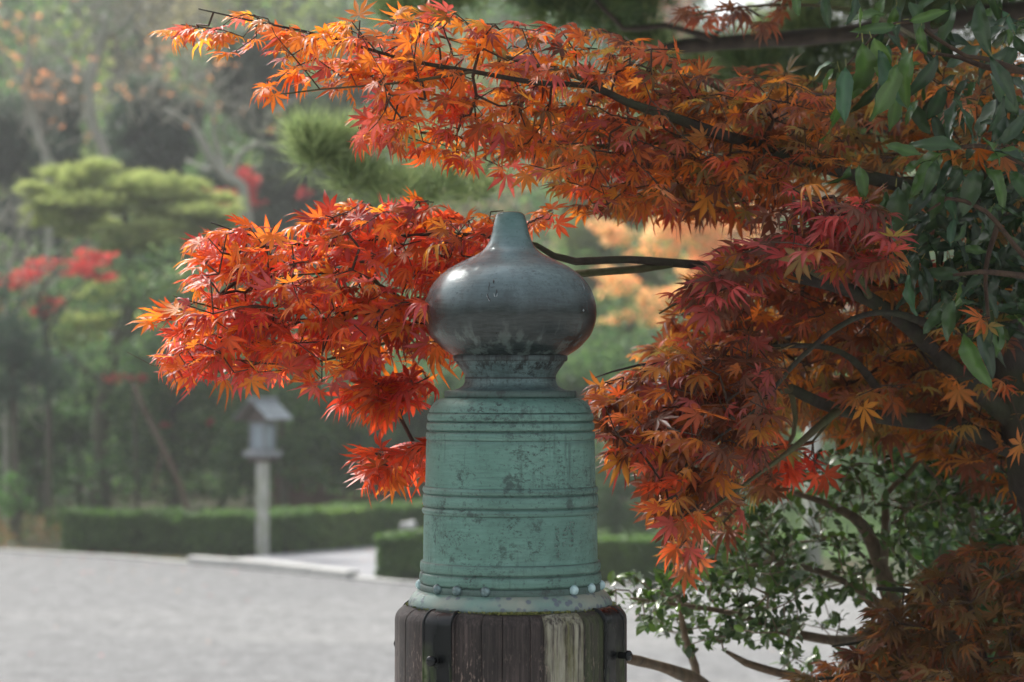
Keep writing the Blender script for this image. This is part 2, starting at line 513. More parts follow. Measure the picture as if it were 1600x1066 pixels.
xs = np.concatenate([np.linspace(-260, -90, 6), np.linspace(-80, 80, 54), np.linspace(90, 260, 6)])
ys = np.concatenate([np.linspace(-220, -20, 5), np.linspace(0, 50, 6), np.linspace(54, 240, 48), np.linspace(260, 420, 6)])
mb = MB()
V = [(x, y, terrain_h(x, y)) for y in ys for x in xs]
nx = len(xs)
F = [(j * nx + i, j * nx + i + 1, (j + 1) * nx + i + 1, (j + 1) * nx + i) for j in range(len(ys) - 1) for i in range(nx - 1)]
mb.add(V, F)
prop(mb.obj('ground', M['soil']), kind='structure')

# plaza of gravel: everything on the camera's side of the kerb
mb = MB()
kl = np.array(kerb_line)
far = np.array([(-60, kl[0][1] + 5)] + [(p[0], p[1]) for p in kl] + [(60, kl[-1][1])])
V, F = [], []
for x, y in far: V.append((x, y, .006))
rows = [26, 18, 8, -30, -90]
for yr in rows:
    for x, y in far: V.append((x, yr, .006))
n = len(far)
for r_ in range(len(rows)):
    for i in range(n - 1): F.append((r_ * n + i, (r_ + 1) * n + i, (r_ + 1) * n + i + 1, r_ * n + i + 1))
mb.add(V, F)
prop(mb.obj('gravel_plaza', M['gravel']), kind='structure')

# side path that leaves the plaza between the two hedges
mb = MB()
pp = [G(*p, .012) for p in [(300, 880), (440, 864.5), (600, 852), (660, 845), (760, 850), (640, 868), (600, 885), (585, 905), (552, 903), (430, 890)]]
mb.add(pp, [tuple(range(len(pp)))[::-1]])
prop(mb.obj('path', M['path_gravel']), kind='structure')

# lawn seen beyond, right of the post
mb = MB()
lw = [(-1, 40), (-1, 52), (22, 53), (22, 35), (8, 35), (2, 37)]
mb.add([(x, y, .010) for x, y in lw], [tuple(range(len(lw)))[::-1]])
prop(mb.obj('lawn', M['lawn']), kind='structure')

# kerb, one object per stone
kerb = thing('kerb', None, None, tuple(kerb_line[6]))
prop(kerb, kind='structure')
path = smooth_path(kerb_line, .45)
acc = 0.0; last = path[0]
segs = []
for q in path[1:]:
    if np.linalg.norm(q - last) > .88: segs.append((last, q)); last = q
proto = MB(); box(proto, -.5, .5, -.09, .09, -.05, .13, bev=.015)
kerb_mesh = proto.mesh('kerb_stone', M['granite'], False)
proto = MB(); box(proto, -.5, .5, -.09, .09, -.05, .05, bev=.012)
kerb_low = proto.mesh('kerb_stone_low', M['granite'], False)
for a, b in segs:
    m_ = (a + b) / 2; L = np.linalg.norm(b - a)
    if abs(m_[0]) > 12: continue
    px_ = 800 + m_[0] / m_[1] * FPX
    o = bpy.data.objects.new('kerb_stone', kerb_mesh if 280 < px_ < 555 else kerb_low)
    COL.objects.link(o)
    o.location = m_ + np.array([0, 0, random.uniform(-.008, .004)])
    o.rotation_euler = (random.uniform(-.01, .01), 0, math.atan2(b[1] - a[1], b[0] - a[0]) + random.uniform(-.012, .012))
    wd = 1.15 if 280 < px_ < 555 else .7
    o.scale = ((L - .015), wd, 1)
    child(o, kerb)

# ------------------------------------------------------------------ foliage generators
def rand_dirs(n):
    v = RG.normal(size=(n, 3)); return v / np.linalg.norm(v, axis=1)[:, None]


def cloud(mb, c, r, n, size, cols, up=.6, shell=.45, aspect=.55, jit=.25):
    """n leaf-sized folded faces spread through an ellipsoid; more of them near its outside"""
    c = np.asarray(c, float); r = np.asarray(r, float)
    d = rand_dirs(n)
    rad = shell + (1 - shell) * RG.random(n) ** .7
    lump = np.array([1 + .28 * noise.noise(Vector(q * 2.3 + c * .7)) for q in d])
    p = c + d * (rad * lump)[:, None] * r
    nr = rand_dirs(n) + np.array([0, 0, up]) + d * .5
    nr /= np.linalg.norm(nr, axis=1)[:, None]
    t = np.cross(nr, rand_dirs(n)); t /= np.linalg.norm(t, axis=1)[:, None] + 1e-9
    b = np.cross(nr, t)
    s = (size * (1 + .4 * (RG.random(n) - .5)))[:, None]
    w = s * aspect
    q0 = p - t * s * .5; q1 = p + b * w * .5 + nr * s * .08; q2 = p + t * s * .5; q3 = p - b * w * .5 + nr * s * .08
    V = np.stack([q0, q1, q2, q3], 1).reshape(-1, 3)
    i = np.arange(n) * 4
    F = np.concatenate([np.stack([i, i + 1, i + 2], 1), np.stack([i, i + 2, i + 3], 1)])
    cols = np.asarray(cols, float)
    ci = cols[RG.integers(0, len(cols), n)] * (1 + jit * (RG.random((n, 1)) - .5) * 2)
    mb.add(V, F, np.repeat(ci, 4, 0))
    return mb


def needles(mb, c, r, n, length, cols, width=.012, up=1.2, shell=.2, flat=True):
    """tufts of needles: each tuft is a fan of narrow blades pointing up and out"""
    c = np.asarray(c, float); r = np.asarray(r, float)
    d = rand_dirs(n); d[:, 2] = np.abs(d[:, 2]) if flat else d[:, 2]
    rad = shell + (1 - shell) * RG.random(n) ** .5
    lump = np.array([1 + .35 * noise.noise(Vector(q * 2.5 + c * .9)) for q in d])
    p = c + d * (rad * lump)[:, None] * r
    K = 7
    ax = rand_dirs(n) * .6 + np.array([0, 0, up]) + d * .5
    ax /= np.linalg.norm(ax, axis=1)[:, None]
    cols = np.asarray(cols, float)
    ci = cols[RG.integers(0, len(cols), n)] * (1 + .5 * (RG.random((n, 1)) - .5))
    for k_ in range(K):
        dd = ax + rand_dirs(n) * .75; dd /= np.linalg.norm(dd, axis=1)[:, None]
        L = length * (.7 + .6 * RG.random((n, 1)))
        s = np.cross(dd, rand_dirs(n)); s /= np.linalg.norm(s, axis=1)[:, None] + 1e-9
        V = np.stack([p - s * width, p + s * width, p + dd * L], 1).reshape(-1, 3)
        i = np.arange(n) * 3
        mb.add(V, np.stack([i, i + 1, i + 2], 1), np.repeat(ci, 3, 0))
    return mb


GREEN_DARK = [(.045, .105, .040), (.065, .135, .05), (.025, .06, .028)]
GREEN_MID = [(.085, .165, .055), (.115, .20, .07), (.06, .125, .05)]
GREEN_PALE = [(.15, .20, .06), (.19, .24, .075), (.12, .165, .055)]
PINE_PALE = [(.29, .34, .13), (.36, .40, .17), (.21, .27, .10)]
REDS = [(.40, .045, .05), (.50, .06, .06), (.33, .035, .05)]
ORANGES = [(.62, .25, .10), (.68, .32, .14), (.55, .20, .09)]
RUST = [(.30, .12, .06), (.36, .16, .07)]


def trunk_obj(pts, rads, mat, parent, name='trunk', sides=9, step=.25, rough=.18):
    q = smooth_path([np.append(p, r) for p, r in zip(pts, rads)], step)
    m_ = MB(); tube(m_, q[:, :3], q[:, 3], sides, rough=rough)
    return m_.obj(name, mat, parent)


def far_tree(name, label, cat, d, base, trunks, blobs, cols, leaf, dens, bark='far_bark', pine=False, group=None, extra=None):
    """trunks: lists of (px, py, radius_px, depth offset); blobs: (px, py, rx, ry, depth offset)"""
    mpp = d / FPX
    b = G(base, 700); 
    bb = P(base, 600, d); bx, by = bb[0], bb[1]
    bz = terrain_h(bx, by)
    root = thing(name, label, cat, (bx, by, bz), group)
    for i, tr in enumerate(trunks):
        pts = [P(t[0], t[1], d + (t[3] if len(t) > 3 else 0)) for t in tr]
        rads = [t[2] * mpp for t in tr]
        if i == 0:
            pts[0] = np.array([pts[0][0], pts[0][1], bz - .1])
        trunk_obj(pts, rads, M[bark], root, 'trunk' if i == 0 else 'branch')
    mb = MB()
    sub = []
    rr_ = random.Random(int(base * 7 + d))
    for (x, y, rx, ry, dd) in blobs:
        for q_ in range(10 if pine else 8):
            a_ = rr_.uniform(0, 2 * PI); w_ = rr_.random() ** .6
            k1 = rr_.uniform(.34, .62)
            sub.append((x + math.cos(a_) * rx * w_ * .85, y + math.sin(a_) * ry * w_ * .95, rx * k1, ry * k1 * rr_.uniform(.9, 1.5), dd + rr_.uniform(-.5, .5) * rx * mpp))
    for (x, y, rx, ry, dd) in sub:
        c = P(x, y, d + dd)
        r = (rx * mpp, max(rx * .8, ry) * mpp, ry * mpp)
        vol = rx * ry * mpp * mpp
        if pine: needles(mb, c, r, int(dens * vol * 48), leaf, cols, width=leaf * .07)
        else: cloud(mb, c, r, int(dens * vol * 75) + 8, leaf, cols)
    if mb.n: mb.obj('crown', M['far_leaf'], root)
    if extra: extra(root, mpp)
    return root


# the wood on the hill behind: one mass
mb = MB()
rs = random.Random(5)
y = 62.0
while y < 190:
    halfw = y * .27 + 4
    x = -halfw
    while x < halfw:
        xx = x + rs.uniform(-1.5, 1.5); yy = y + rs.uniform(-3, 3)
        if not (xx / yy > .03 and yy < 75 and rs.random() < .5):
            h = rs.uniform(6, 11) * (1 if xx < 5 else .8)
            gz = terrain_h(xx, yy)
            w = rs.uniform(1.8, 3.2)
            kind = rs.random()
            cols = GREEN_DARK if kind < .36 else GREEN_MID if kind < .72 else GREEN_PALE if kind < .92 else [(.17, .16, .10), (.22, .20, .13)] if kind < .975 else RUST
            near = yy < 100
            for j in range(3):
                cz = gz + h * (.42 + .2 * j)
                cloud(mb, (xx + rs.uniform(-.8, .8), yy + rs.uniform(-.8, .8), cz), (w * (1.1 - .22 * j), w * (1.1 - .22 * j), h * .22), 330 if near else 200,
                      .34 if near else .55, cols, up=.7, shell=.5)
            tube(mb, [(xx, yy, gz - .3), (xx + rs.uniform(-.3, .3), yy, gz + h * .5), (xx, yy, gz + h * .85)], [.22, .16, .05], 5, (.12, .11, .09))
        x += rs.uniform(3.2, 5.2)
    y += 6.5 if y < 100 else 10
for i in range(230):
    xx = rs.uniform(-17, 17); yy = rs.uniform(49, 66)
    gz = terrain_h(xx, yy)
    cloud(mb, (xx, yy, gz + rs.uniform(.4, 3.2)), (1.7, 1.5, 1.1), 200, .22, GREEN_DARK if i % 3 else GREEN_MID, shell=.4)
prop(mb.obj('forest', M['far_leaf']), kind='stuff')

# woodland behind the photographer and to the sides, beyond the plaza
mb = MB()
for i in range(70):
    a = rs.uniform(.62 * PI, 2.35 * PI)
    rr = rs.uniform(30, 46)
    xx, yy = rr * math.cos(a) * 1.15, rr * math.sin(a)
    if yy > 25: continue
    h = rs.uniform(8, 14)
    for j in range(3):
        cloud(mb, (xx, yy, h * (.25 + .27 * j)), (4.2 - .7 * j, 4.2 - .7 * j, h * .24), 260, .75, GREEN_DARK if i % 3 else GREEN_MID, shell=.5)
    tube(mb, [(xx, yy, -.2), (xx, yy, h * .8)], [.25, .08], 5, (.1, .09, .07))
prop(mb.obj('woods', M['far_leaf']), kind='stuff')

# ------------------------------------------------------------------ haze
zb = 60.0
mb = MB(); box(mb, -265, 265, -225, 425, -3.0, zb)
k = NM('haze_air')
pv = k.new('ShaderNodeVolumePrincipled')
pv.inputs['Color'].default_value = (.93, .95, .97, 1)
pv.inputs['Density'].default_value = .0009
pv.inputs['Anisotropy'].default_value = .2
k.l.new(pv.outputs[0], k.out.inputs['Volume'])
prop(mb.obj('haze', k.m, smooth=False), kind='stuff')

# ------------------------------------------------------------------ hedges
def hedge(name, label, pts, h, th, n, cols, group):
    """pts: front-foot points on the ground; the hedge stands behind them"""
    pts = [np.asarray(p, float) for p in pts]
    root = thing(name, label, 'hedge', tuple(pts[0]), group)
    core, lf = MB(), MB()
    L = [np.linalg.norm(pts[i + 1] - pts[i]) for i in range(len(pts) - 1)]
    for i, ln in enumerate(L):
        a, b = pts[i], pts[i + 1]; t = (b - a) / ln; nrm = np.array([-t[1], t[0], 0])
        if nrm[1] < 0: nrm = -nrm
        A = a + nrm * .08; B = b + nrm * .08
        q = [A, B, B + nrm * (th - .16), A + nrm * (th - .16)]
        V = [p + np.array([0, 0, -.05]) for p in q] + [p + np.array([0, 0, h - .1]) for p in q]
        core.add(V, [(0, 1, 5, 4), (1, 2, 6, 5), (2, 3, 7, 6), (3, 0, 4, 7), (4, 5, 6, 7)], (.02, .03, .012))
        m = int(n * ln / sum(L))
        u = RG.random(m); face = RG.random(m)
        pos = a + (b - a) * u[:, None]
        fr = face < .5
        zc = np.where(fr, RG.random(m) ** .8 * h, h)
        dc = np.where(fr, 0, RG.random(m) * th)
        lum = np.array([.13 * noise.noise(Vector((p[0] * 2, p[1] * 2, z_ * 3))) for p, z_ in zip(pos, zc)])
        pos = pos + nrm * (dc + np.where(fr, lum - .05 * (zc / h) ** 3, 0))[:, None]
        pos[:, 2] = zc + np.where(fr, 0, lum) + RG.normal(size=m) * .012
        dirs = np.where(fr[:, None], -nrm, np.array([0, 0, 1.0])) + RG.normal(size=(m, 3)) * .6
        dirs /= np.linalg.norm(dirs, axis=1)[:, None]
        tt = np.cross(dirs, rand_dirs(m)); tt /= np.linalg.norm(tt, axis=1)[:, None]
        bb = np.cross(dirs, tt); s = .045 * (.7 + .7 * RG.random((m, 1)))
        V = np.stack([pos - tt * s, pos + bb * s * .6, pos + tt * s, pos - bb * s * .6], 1).reshape(-1, 3)
        k4 = np.arange(m) * 4
        F = np.concatenate([np.stack([k4, k4 + 1, k4 + 2], 1), np.stack([k4, k4 + 2, k4 + 3], 1)])
        cc = np.asarray(cols)[RG.integers(0, len(cols), m)] * (.7 + .6 * RG.random((m, 1)))
        patch = np.array([noise.noise(Vector((p[0] * .9, p[1] * .9, 5))) for p in pos])
        cc = cc * (1 + .5 * patch[:, None]) + np.array([.03, .0, .0]) * np.clip(patch, 0, 1)[:, None]
        lf.add(V, F, np.repeat(cc, 4, 0))
    core.obj('stems', M['far_leaf'], root, False)  # solid dark box filling the hedge, in place of modelled stems
    lf.obj('leaves', M['far_leaf'], root)
    return root


HG = [(.065, .135, .035), (.09, .17, .045), (.05, .105, .032)]
hedge('hedge', 'long clipped green hedge running behind the grey lantern post', [G(95, 861), G(205, 864), G(330, 868), G(440, 866), G(540, 858), G(620, 851), G(760, 842)], .60, .9, 15000, HG, 'clipped hedges at the plaza edge')
hedge('hedge', 'low clipped hedge right behind the bronze capped post, beyond the kerb corner', [G(588, 905), G(700, 908), G(900, 910), G(1262, 912)], .56, 1.5, 15000, HG, 'clipped hedges at the plaza edge')

# white boulder on the grass behind the near hedge
mb = MB()
bm = __import__('bmesh').new(); __import__('bmesh').ops.create_icosphere(bm, subdivisions=3, radius=1)
c0 = P(641, 838, 35.5)
V = np.array([v.co[:] for v in bm.verts]); V = V * (1 + .18 * np.array([noise.noise(Vector(v * 1.6)) for v in V]))[:, None] * [.26, .2, .34]
F = [tuple(v.index for v in f.verts) for f in bm.faces]; bm.free()
mb.add(V * [.5, .5, .26] * (1 + .2 * np.sin(V[:, :1] * 21)) + [c0[0], c0[1], .50], F)
k = NM('white_stone'); k.done(k.pbr(k.ramp(k.noise(6, 5), [(.3, (.26, .27, .27)), (.7, (.6, .61, .61))]), .7)); M['white_stone'] = k.m
prop(mb.obj('boulder', M['white_stone']), 'small white boulder showing over the near hedge left of the bronze post', 'boulder')

# low dull earth wall behind the trees, centre
mb = MB(); a = P(430, 790, 47); b = P(720, 790, 47)
box(mb, a[0], b[0], 46.8, 47.1, -.1, 1.05, bev=.02)
prop(mb.obj('garden_wall', M['earth']), 'low rusty brown garden wall in shade under the trees behind the hedge', 'wall')

# ------------------------------------------------------------------ lantern on a post
LD = 36.6; px_m = FPX / LD
lb = G(410, 868)
LX, LY = lb[0], lb[1]
lan = thing('post_lantern', 'weathered grey wooden lantern with gabled roof on a tall pale stone post by the hedge', 'lantern', (LX, LY, 0))
RZ = Matrix.Translation((LX, LY, 0)) @ Matrix.Rotation(math.radians(-32), 4, 'Z')
RZ0 = RZ
RZ = RZ @ Matrix.Diagonal((.70, .70, 1, 1))
PH = 1.47
mb = MB(); box(mb, -.075, .075, -.075, .075, -.1, PH, M=RZ0, bev=.012); mb.obj('post', M['pole_stone'], lan, False)
mb = MB()
box(mb, -.30, .30, -.30, .30, PH + .03, PH + .11, M=RZ, bev=.008)
mb.obj('platform', M['grey_wood'], lan, False)
for s in (-1, 1):
    mb = MB(); box(mb, -.26, .26, s * .16 - .035, s * .16 + .035, PH - .045, PH + .028, M=RZ, bev=.006); mb.obj('bracket', M['brown_wood'], lan, False)
for sx_ in (-1, 1):
    for sy_ in (-1, 1):
        mb = MB(); box(mb, sx_ * .18 - .025, sx_ * .18 + .025, sy_ * .18 - .025, sy_ * .18 + .025, PH + .112, PH + .56, M=RZ, bev=.004); mb.obj('corner_post', M['grey_wood'], lan, False)
for i, (dx, dy) in enumerate(((1, 0), (-1, 0), (0, 1), (0, -1))):
    hx, hy = (.006, .153) if dx else (.153, .006)
    mb = MB(); box(mb, dx * .17 - hx, dx * .17 + hx, dy * .17 - hy, dy * .17 + hy, PH + .16, PH + .50, M=RZ)
    pn = mb.obj('pane', M['paper'], lan, False)
    for zz_ in (PH + .135, PH + .525):
        mb = MB(); hx2, hy2 = (.014, .1535) if dx else (.1535, .014)
        box(mb, dx * .175 - hx2, dx * .175 + hx2, dy * .175 - hy2, dy * .175 + hy2, zz_ - .022, zz_ + .022, M=RZ); mb.obj('rail', M['grey_wood'], lan, False)
RZ = RZ0 @ Matrix.Diagonal((.76, .76, 1, 1))
# roof: ridge runs towards the camera's right-back; two slopes of shingle rows
rt = PH + .56
for s in (-1, 1):
    rf = MB()
    V = []
    for t in (0, 1):
        for yy in (-.40, .40):
            x_ = s * (.02 + t * .40); z_ = rt + .28 - t * .27 - .03 * math.sin(t * PI)
            V += [(x_, yy, z_), (x_, yy, z_ + .03)]
    rf.add(np.array([RZ @ Vector(v) for v in V]), [(0, 4, 6, 2), (1, 3, 7, 5), (0, 1, 5, 4), (2, 6, 7, 3), (4, 5, 7, 6), (0, 2, 3, 1)])
    ro = rf.obj('roof_slope', M['brown_wood'], lan, False)
    for row in range(5):
        t = (4 - row) / 5 + .02
        sh = MB(); t2 = t + .24
        V = [(s * (.02 + tt * .40), yy, rt + .28 - tt * .27 + .032 + .012 * (tt > t) + up_) for tt in (t, t2) for yy in (-.41, .41) for up_ in (0, .012)]
        sh.add(np.array([RZ @ Vector(v) for v in V]), [(0, 4, 6, 2), (1, 3, 7, 5), (0, 1, 5, 4), (2, 6, 7, 3), (4, 5, 7, 6), (0, 2, 3, 1)])
        sh.obj('shingle', M['shingle'], ro, False)
mb = MB(); box(mb, -.05, .05, -.43, .43, rt + .31, rt + .37, M=RZ, bev=.01); mb.obj('ridge_beam', M['grey_wood'], lan, False)
for yy in (-.2, .2):
    mb = MB()
    V = [(-.30, yy, rt + .005), (.30, yy, rt + .005), (0, yy, rt + .24)]
    V = V + [(x_, y_ + .02, z_) for x_, y_, z_ in V]
    mb.add(np.array([RZ @ Vector(v) for v in V]), [(0, 1, 2), (3, 5, 4), (0, 3, 4, 1), (1, 4, 5, 2), (2, 5, 3, 0)])
    mb.obj('gable', M['brown_wood'], lan, False)

# ------------------------------------------------------------------ trees beyond the plaza
far_tree('garden_pine', 'pale yellow-green pine with a broad cushion crown and lower layered pads', 'pine tree', 46, 155,
         [[(155, 860, 17), (158, 760, 15), (160, 650, 14), (175, 560, 12), (205, 470, 10), (200, 380, 7), (190, 310, 4)],
          [(165, 600, 8), (110, 560, 6), (85, 535, 4)], [(180, 540, 8), (240, 490, 6), (290, 460, 4)], [(205, 470, 7), (280, 400, 5), (330, 355, 3)]],
         [(70, 300, 50, 18, .2), (300, 315, 60, 20, .2), (340, 340, 45, 16, 0), (75, 345, 50, 20, .2), (300, 372, 60, 20, .2), (180, 285, 75, 26, 0), (120, 280, 55, 14, .3), (230, 300, 60, 24, .2), (160, 325, 105, 26, -.3), (265, 340, 80, 26, 0), (120, 355, 60, 28, .2),
          (200, 375, 75, 24, -.4), (320, 355, 45, 18, .1), (250, 385, 60, 16, 0), (90, 330, 40, 20, .4), (245, 458, 85, 22, 0), (290, 470, 50, 16, .3), (170, 468, 50, 14, .2), (95, 525, 60, 20, 0),
          (140, 515, 50, 18, .3), (320, 490, 50, 14, .5), (210, 515, 50, 16, .6)],
         PINE_PALE, .13, 34, pine=True)


def twigs_for(seeds, n, length, rad, seed, spread=.9, mat='pale_bark', leaves=None, leafn=0):
    def f(root, mpp):
        r = random.Random(seed); mb = MB(); lf = MB()
        d = seeds[0][3]
        for i in range(n):
            sx_, sy_, rr, dd = seeds[i % len(seeds)]
            p = P(sx_ + r.uniform(-rr, rr), sy_ + r.uniform(-rr, rr), dd)
            a = r.uniform(-PI, PI)
            v = np.array([math.cos(a) * spread, r.uniform(-.6, .6), .5 + r.random() * .8])
            q = [p]
            for s_ in range(4):
                v = v + np.array([r.uniform(-.5, .5), r.uniform(-.5, .5), r.uniform(-.3, .3)])
                q.append(q[-1] + v / np.linalg.norm(v) * length * .25)
            tube(mb, q, np.linspace(rad, rad * .3, 5), 4)
            for _ in range(leafn):
                if r.random() < .22:
                    c = q[-1 - r.randrange(3)]
                    cloud(lf, c, (.12, .12, .12), 4, .12, leaves)
        mb.obj('twigs', M[mat], root)
        if lf.n: lf.obj('leaves', M['far_leaf'], root)
    return f


FEW = [(.62, .26, .14), (.7, .33, .17)]
far_tree('bare_tree', 'bare tree with one pale bent trunk above the cushion pine, few orange leaves', 'bare tree', 58, 180,
         [[(185, 760, 10), (180, 400, 9), (168, 255, 8), (146, 200, 8), (138, 140, 8), (142, 118, 8), (160, 60, 7), (165, 20, 4)],
          [(142, 125, 4), (110, 100, 3), (80, 70, 2.2), (60, 20, 1.5)], [(140, 130, 4), (100, 120, 3), (60, 150, 2)], [(165, 60, 4), (200, 30, 3), (230, -10, 2)]],
         [], FEW, .2, 0, bark='pale_bark', extra=twigs_for([(120, 60, 45, 58), (170, 40, 45, 58), (90, 120, 45, 58), (210, 20, 40, 58), (120, 170, 40, 58)], 110, 1.1, .02, 1, leaves=FEW, leafn=1))
far_tree('bare_tree', 'bare forked grey tree leaning up between the cushion pine and the orange maple spray', 'bare tree', 52, 385,
         [[(390, 700, 9), (385, 340, 9), (358, 280, 9), (325, 240, 7), (300, 195, 5), (255, 170, 3)],
          [(358, 285, 6), (375, 240, 5), (400, 225, 3.5), (450, 235, 2.5)], [(352, 270, 5), (335, 215, 4), (330, 160, 3), (310, 110, 2)], [(352, 262, 4), (320, 265, 3), (290, 250, 3)]],
         [], FEW, .2, 0, bark='pale_bark', extra=twigs_for([(270, 160, 45, 52), (310, 130, 45, 52), (330, 180, 40, 52), (230, 170, 30, 52), (400, 200, 30, 52)], 110, 1.0, .017, 2, leaves=FEW, leafn=1))
far_tree('bare_tree', 'bare grey tree near the left edge, upright stems with scattered orange leaves', 'bare tree', 55, 70,
         [[(80, 760, 8), (75, 300, 7), (62, 220, 7), (40, 150, 6), (35, 120, 6), (48, 80, 4), (50, 20, 2)], [(38, 130, 4), (15, 100, 3), (-10, 70, 2)], [(70, 240, 4), (95, 270, 3), (100, 300, 2)]],
         [], FEW, .2, 0, bark='pale_bark', extra=twigs_for([(20, 80, 45, 55), (40, 150, 50, 55), (60, 200, 40, 55), (90, 180, 35, 55)], 100, 1.1, .017, 3, leaves=FEW, leafn=2))
far_tree('bare_shrub', 'leafless pale twiggy bush at the left edge below the red maple', 'bush', 43, 10,
         [[(10, 860, 4), (8, 500, 4), (20, 400, 3), (50, 330, 2)], [(8, 520, 4), (35, 470, 3), (70, 420, 2)]], [], FEW, .1, 0, bark='pale_bark',
         extra=twigs_for([(10, 380, 40, 43), (30, 450, 45, 43), (10, 600, 40, 43), (40, 640, 35, 43)], 90, .9, .013, 4))
far_tree('red_maple', 'small maple with bright red flat sprays at the left edge', 'maple tree', 41, 75,
         [[(75, 870, 5), (75, 560, 5), (60, 460, 4), (100, 420, 3)], [(70, 520, 3), (130, 440, 2), (170, 425, 2)]],
         [(35, 430, 42, 10, 0), (100, 412, 60, 11, .2), (150, 400, 32, 9, -.2), (160, 432, 25, 8, 0), (75, 475, 26, 11, 0), (20, 445, 26, 9, .3), (62, 490, 14, 8, 0), (128, 425, 30, 8, .1)],
         REDS, .085, 16, bark='far_bark')
far_tree('red_maple', 'hazy red maple far behind the cushion pine, under the forked bare tree', 'maple tree', 58, 350,
         [[(350, 760, 5), (352, 400, 5), (350, 300, 3)]],
         [(320, 305, 55, 14, 0), (372, 278, 36, 14, 0), (385, 298, 26, 14, .5), (350, 318, 60, 12, .5), (475, 300, 12, 9, 0)], REDS, .14, 9)
far_tree('red_maple', 'dull red young tree in shade left of the lantern, mostly hidden', 'maple tree', 44, 210,
         [[(215, 860, 3), (210, 640, 3), (205, 590, 2)]], [(190, 592, 24, 7, 0), (222, 590, 18, 7, 0), (258, 665, 8, 5, 0), (330, 660, 8, 4, 0)], [(.24, .045, .04), (.30, .06, .05)], .08, 9)

evs = [
    ('dark bluish evergreen bush at the left edge beside the red maple', 40.5, 20, [(10, 540, 70, 60, 0), (45, 500, 50, 45, .4), (-20, 470, 40, 50, 0), (30, 600, 60, 40, 0), (90, 580, 40, 30, .5)], [(.04, .075, .055), (.05, .09, .065)], .09),
    ('tall dark evergreen with hanging foliage left of the pine trunk', 47, 60, [(30, 650, 80, 60, 0), (90, 690, 70, 45, 0), (60, 740, 70, 30, .5), (130, 640, 50, 50, .8), (0, 720, 50, 40, 0)], GREEN_DARK + GREEN_MID[:1], .12),
    ('dark evergreen in the shade between the pine trunk and the lantern', 45, 270, [(230, 620, 70, 60, .5), (300, 600, 70, 60, 0), (270, 690, 90, 50, 0), (350, 660, 60, 55, 0), (220, 710, 50, 40, .5), (330, 740, 70, 30, .3)], GREEN_DARK + GREEN_MID[:2], .11),
    ('round dark green evergreen directly behind the lantern roof', 42.5, 440, [(440, 600, 80, 60, 0), (500, 640, 75, 55, 0), (420, 680, 60, 55, .3), (480, 720, 80, 40, 0), (380, 720, 50, 40, .3), (540, 690, 50, 50, .4)], GREEN_DARK + GREEN_MID, .11),
    ('dark evergreen between the lantern and the bronze post', 44, 590, [(560, 640, 60, 60, 0), (620, 620, 60, 60, .3), (600, 700, 70, 45, .2), (660, 680, 60, 60, .5), (540, 740, 55, 28, .3), (700, 640, 60, 70, .5)], GREEN_DARK, .11),
    ('hazy blue-green evergreen rising behind the cushion pine at the left', 62, 60, [(30, 250, 80, 80, 0), (80, 330, 70, 70, 0), (20, 380, 60, 80, 0), (60, 180, 60, 60, 1)], [(.05, .085, .06), (.06, .10, .07)], .2),
    ('tall hazy dark evergreen in the middle of the hillside behind the forked tree', 64, 250, [(250, 200, 70, 60, 0), (230, 270, 80, 60, 0), (300, 280, 60, 60, 1), (200, 230, 50, 70, 1)], [(.035, .065, .048), (.045, .08, .055)], .2),
    ('broad hazy green tree under the left tip of the upper orange spray', 60, 470, [(450, 330, 90, 60, 0), (520, 290, 80, 60, 0), (420, 400, 80, 60, 0), (560, 360, 80, 60, 1), (480, 200, 90, 70, 1.5), (400, 120, 80, 60, 2)], [(.07, .10, .07), (.09, .125, .08)], .22),
    ('dark evergreen low behind the pads of the cushion pine', 50, 260, [(300, 440, 70, 40, 0), (240, 420, 60, 40, .6), (320, 530, 80, 50, 0), (380, 480, 60, 60, .5), (240, 560, 60, 30, .5), (160, 430, 60, 40, 1)], GREEN_DARK, .12),
    ('pale green broad tree right of the post, behind the peach maple', 55, 980, [(930, 400, 60, 60, 0), (1000, 430, 70, 40, 0), (960, 480, 60, 40, 0), (900, 340, 60, 50, 1), (1100, 470, 80, 50, 1), (1010, 330, 70, 30, 1.5), (880, 450, 50, 50, .5)], [(.16, .20, .09), (.20, .24, .11), (.13, .17, .08)], .16),
    ('dark green evergreen right of the bronze bulb above the hedge', 46, 950, [(940, 575, 70, 45, 0), (1000, 600, 70, 50, .5), (900, 620, 50, 50, .3), (960, 660, 80, 50, 0), (1040, 560, 60, 40, 1)], GREEN_DARK + [(.06, .10, .045)], .12),
    ('mid green leafy tree low behind the right hedge', 41, 960, [(960, 740, 60, 55, 0), (1020, 780, 70, 40, .3), (930, 800, 60, 35, 0), (1080, 730, 60, 50, .4), (1000, 690, 60, 40, .6)], [(.08, .14, .07), (.10, .17, .08), (.06, .11, .06)], .10),
]
for i, (lab, d_, bx_, bl, cols_, sz) in enumerate(evs):
    far_tree('evergreen_tree', lab, 'evergreen tree', d_, bx_, [[(bx_, 870, 8), (bx_ + 4, 760, 7), (bx_ - 3, bl[0][1], 5)]], bl, cols_, sz, 24)
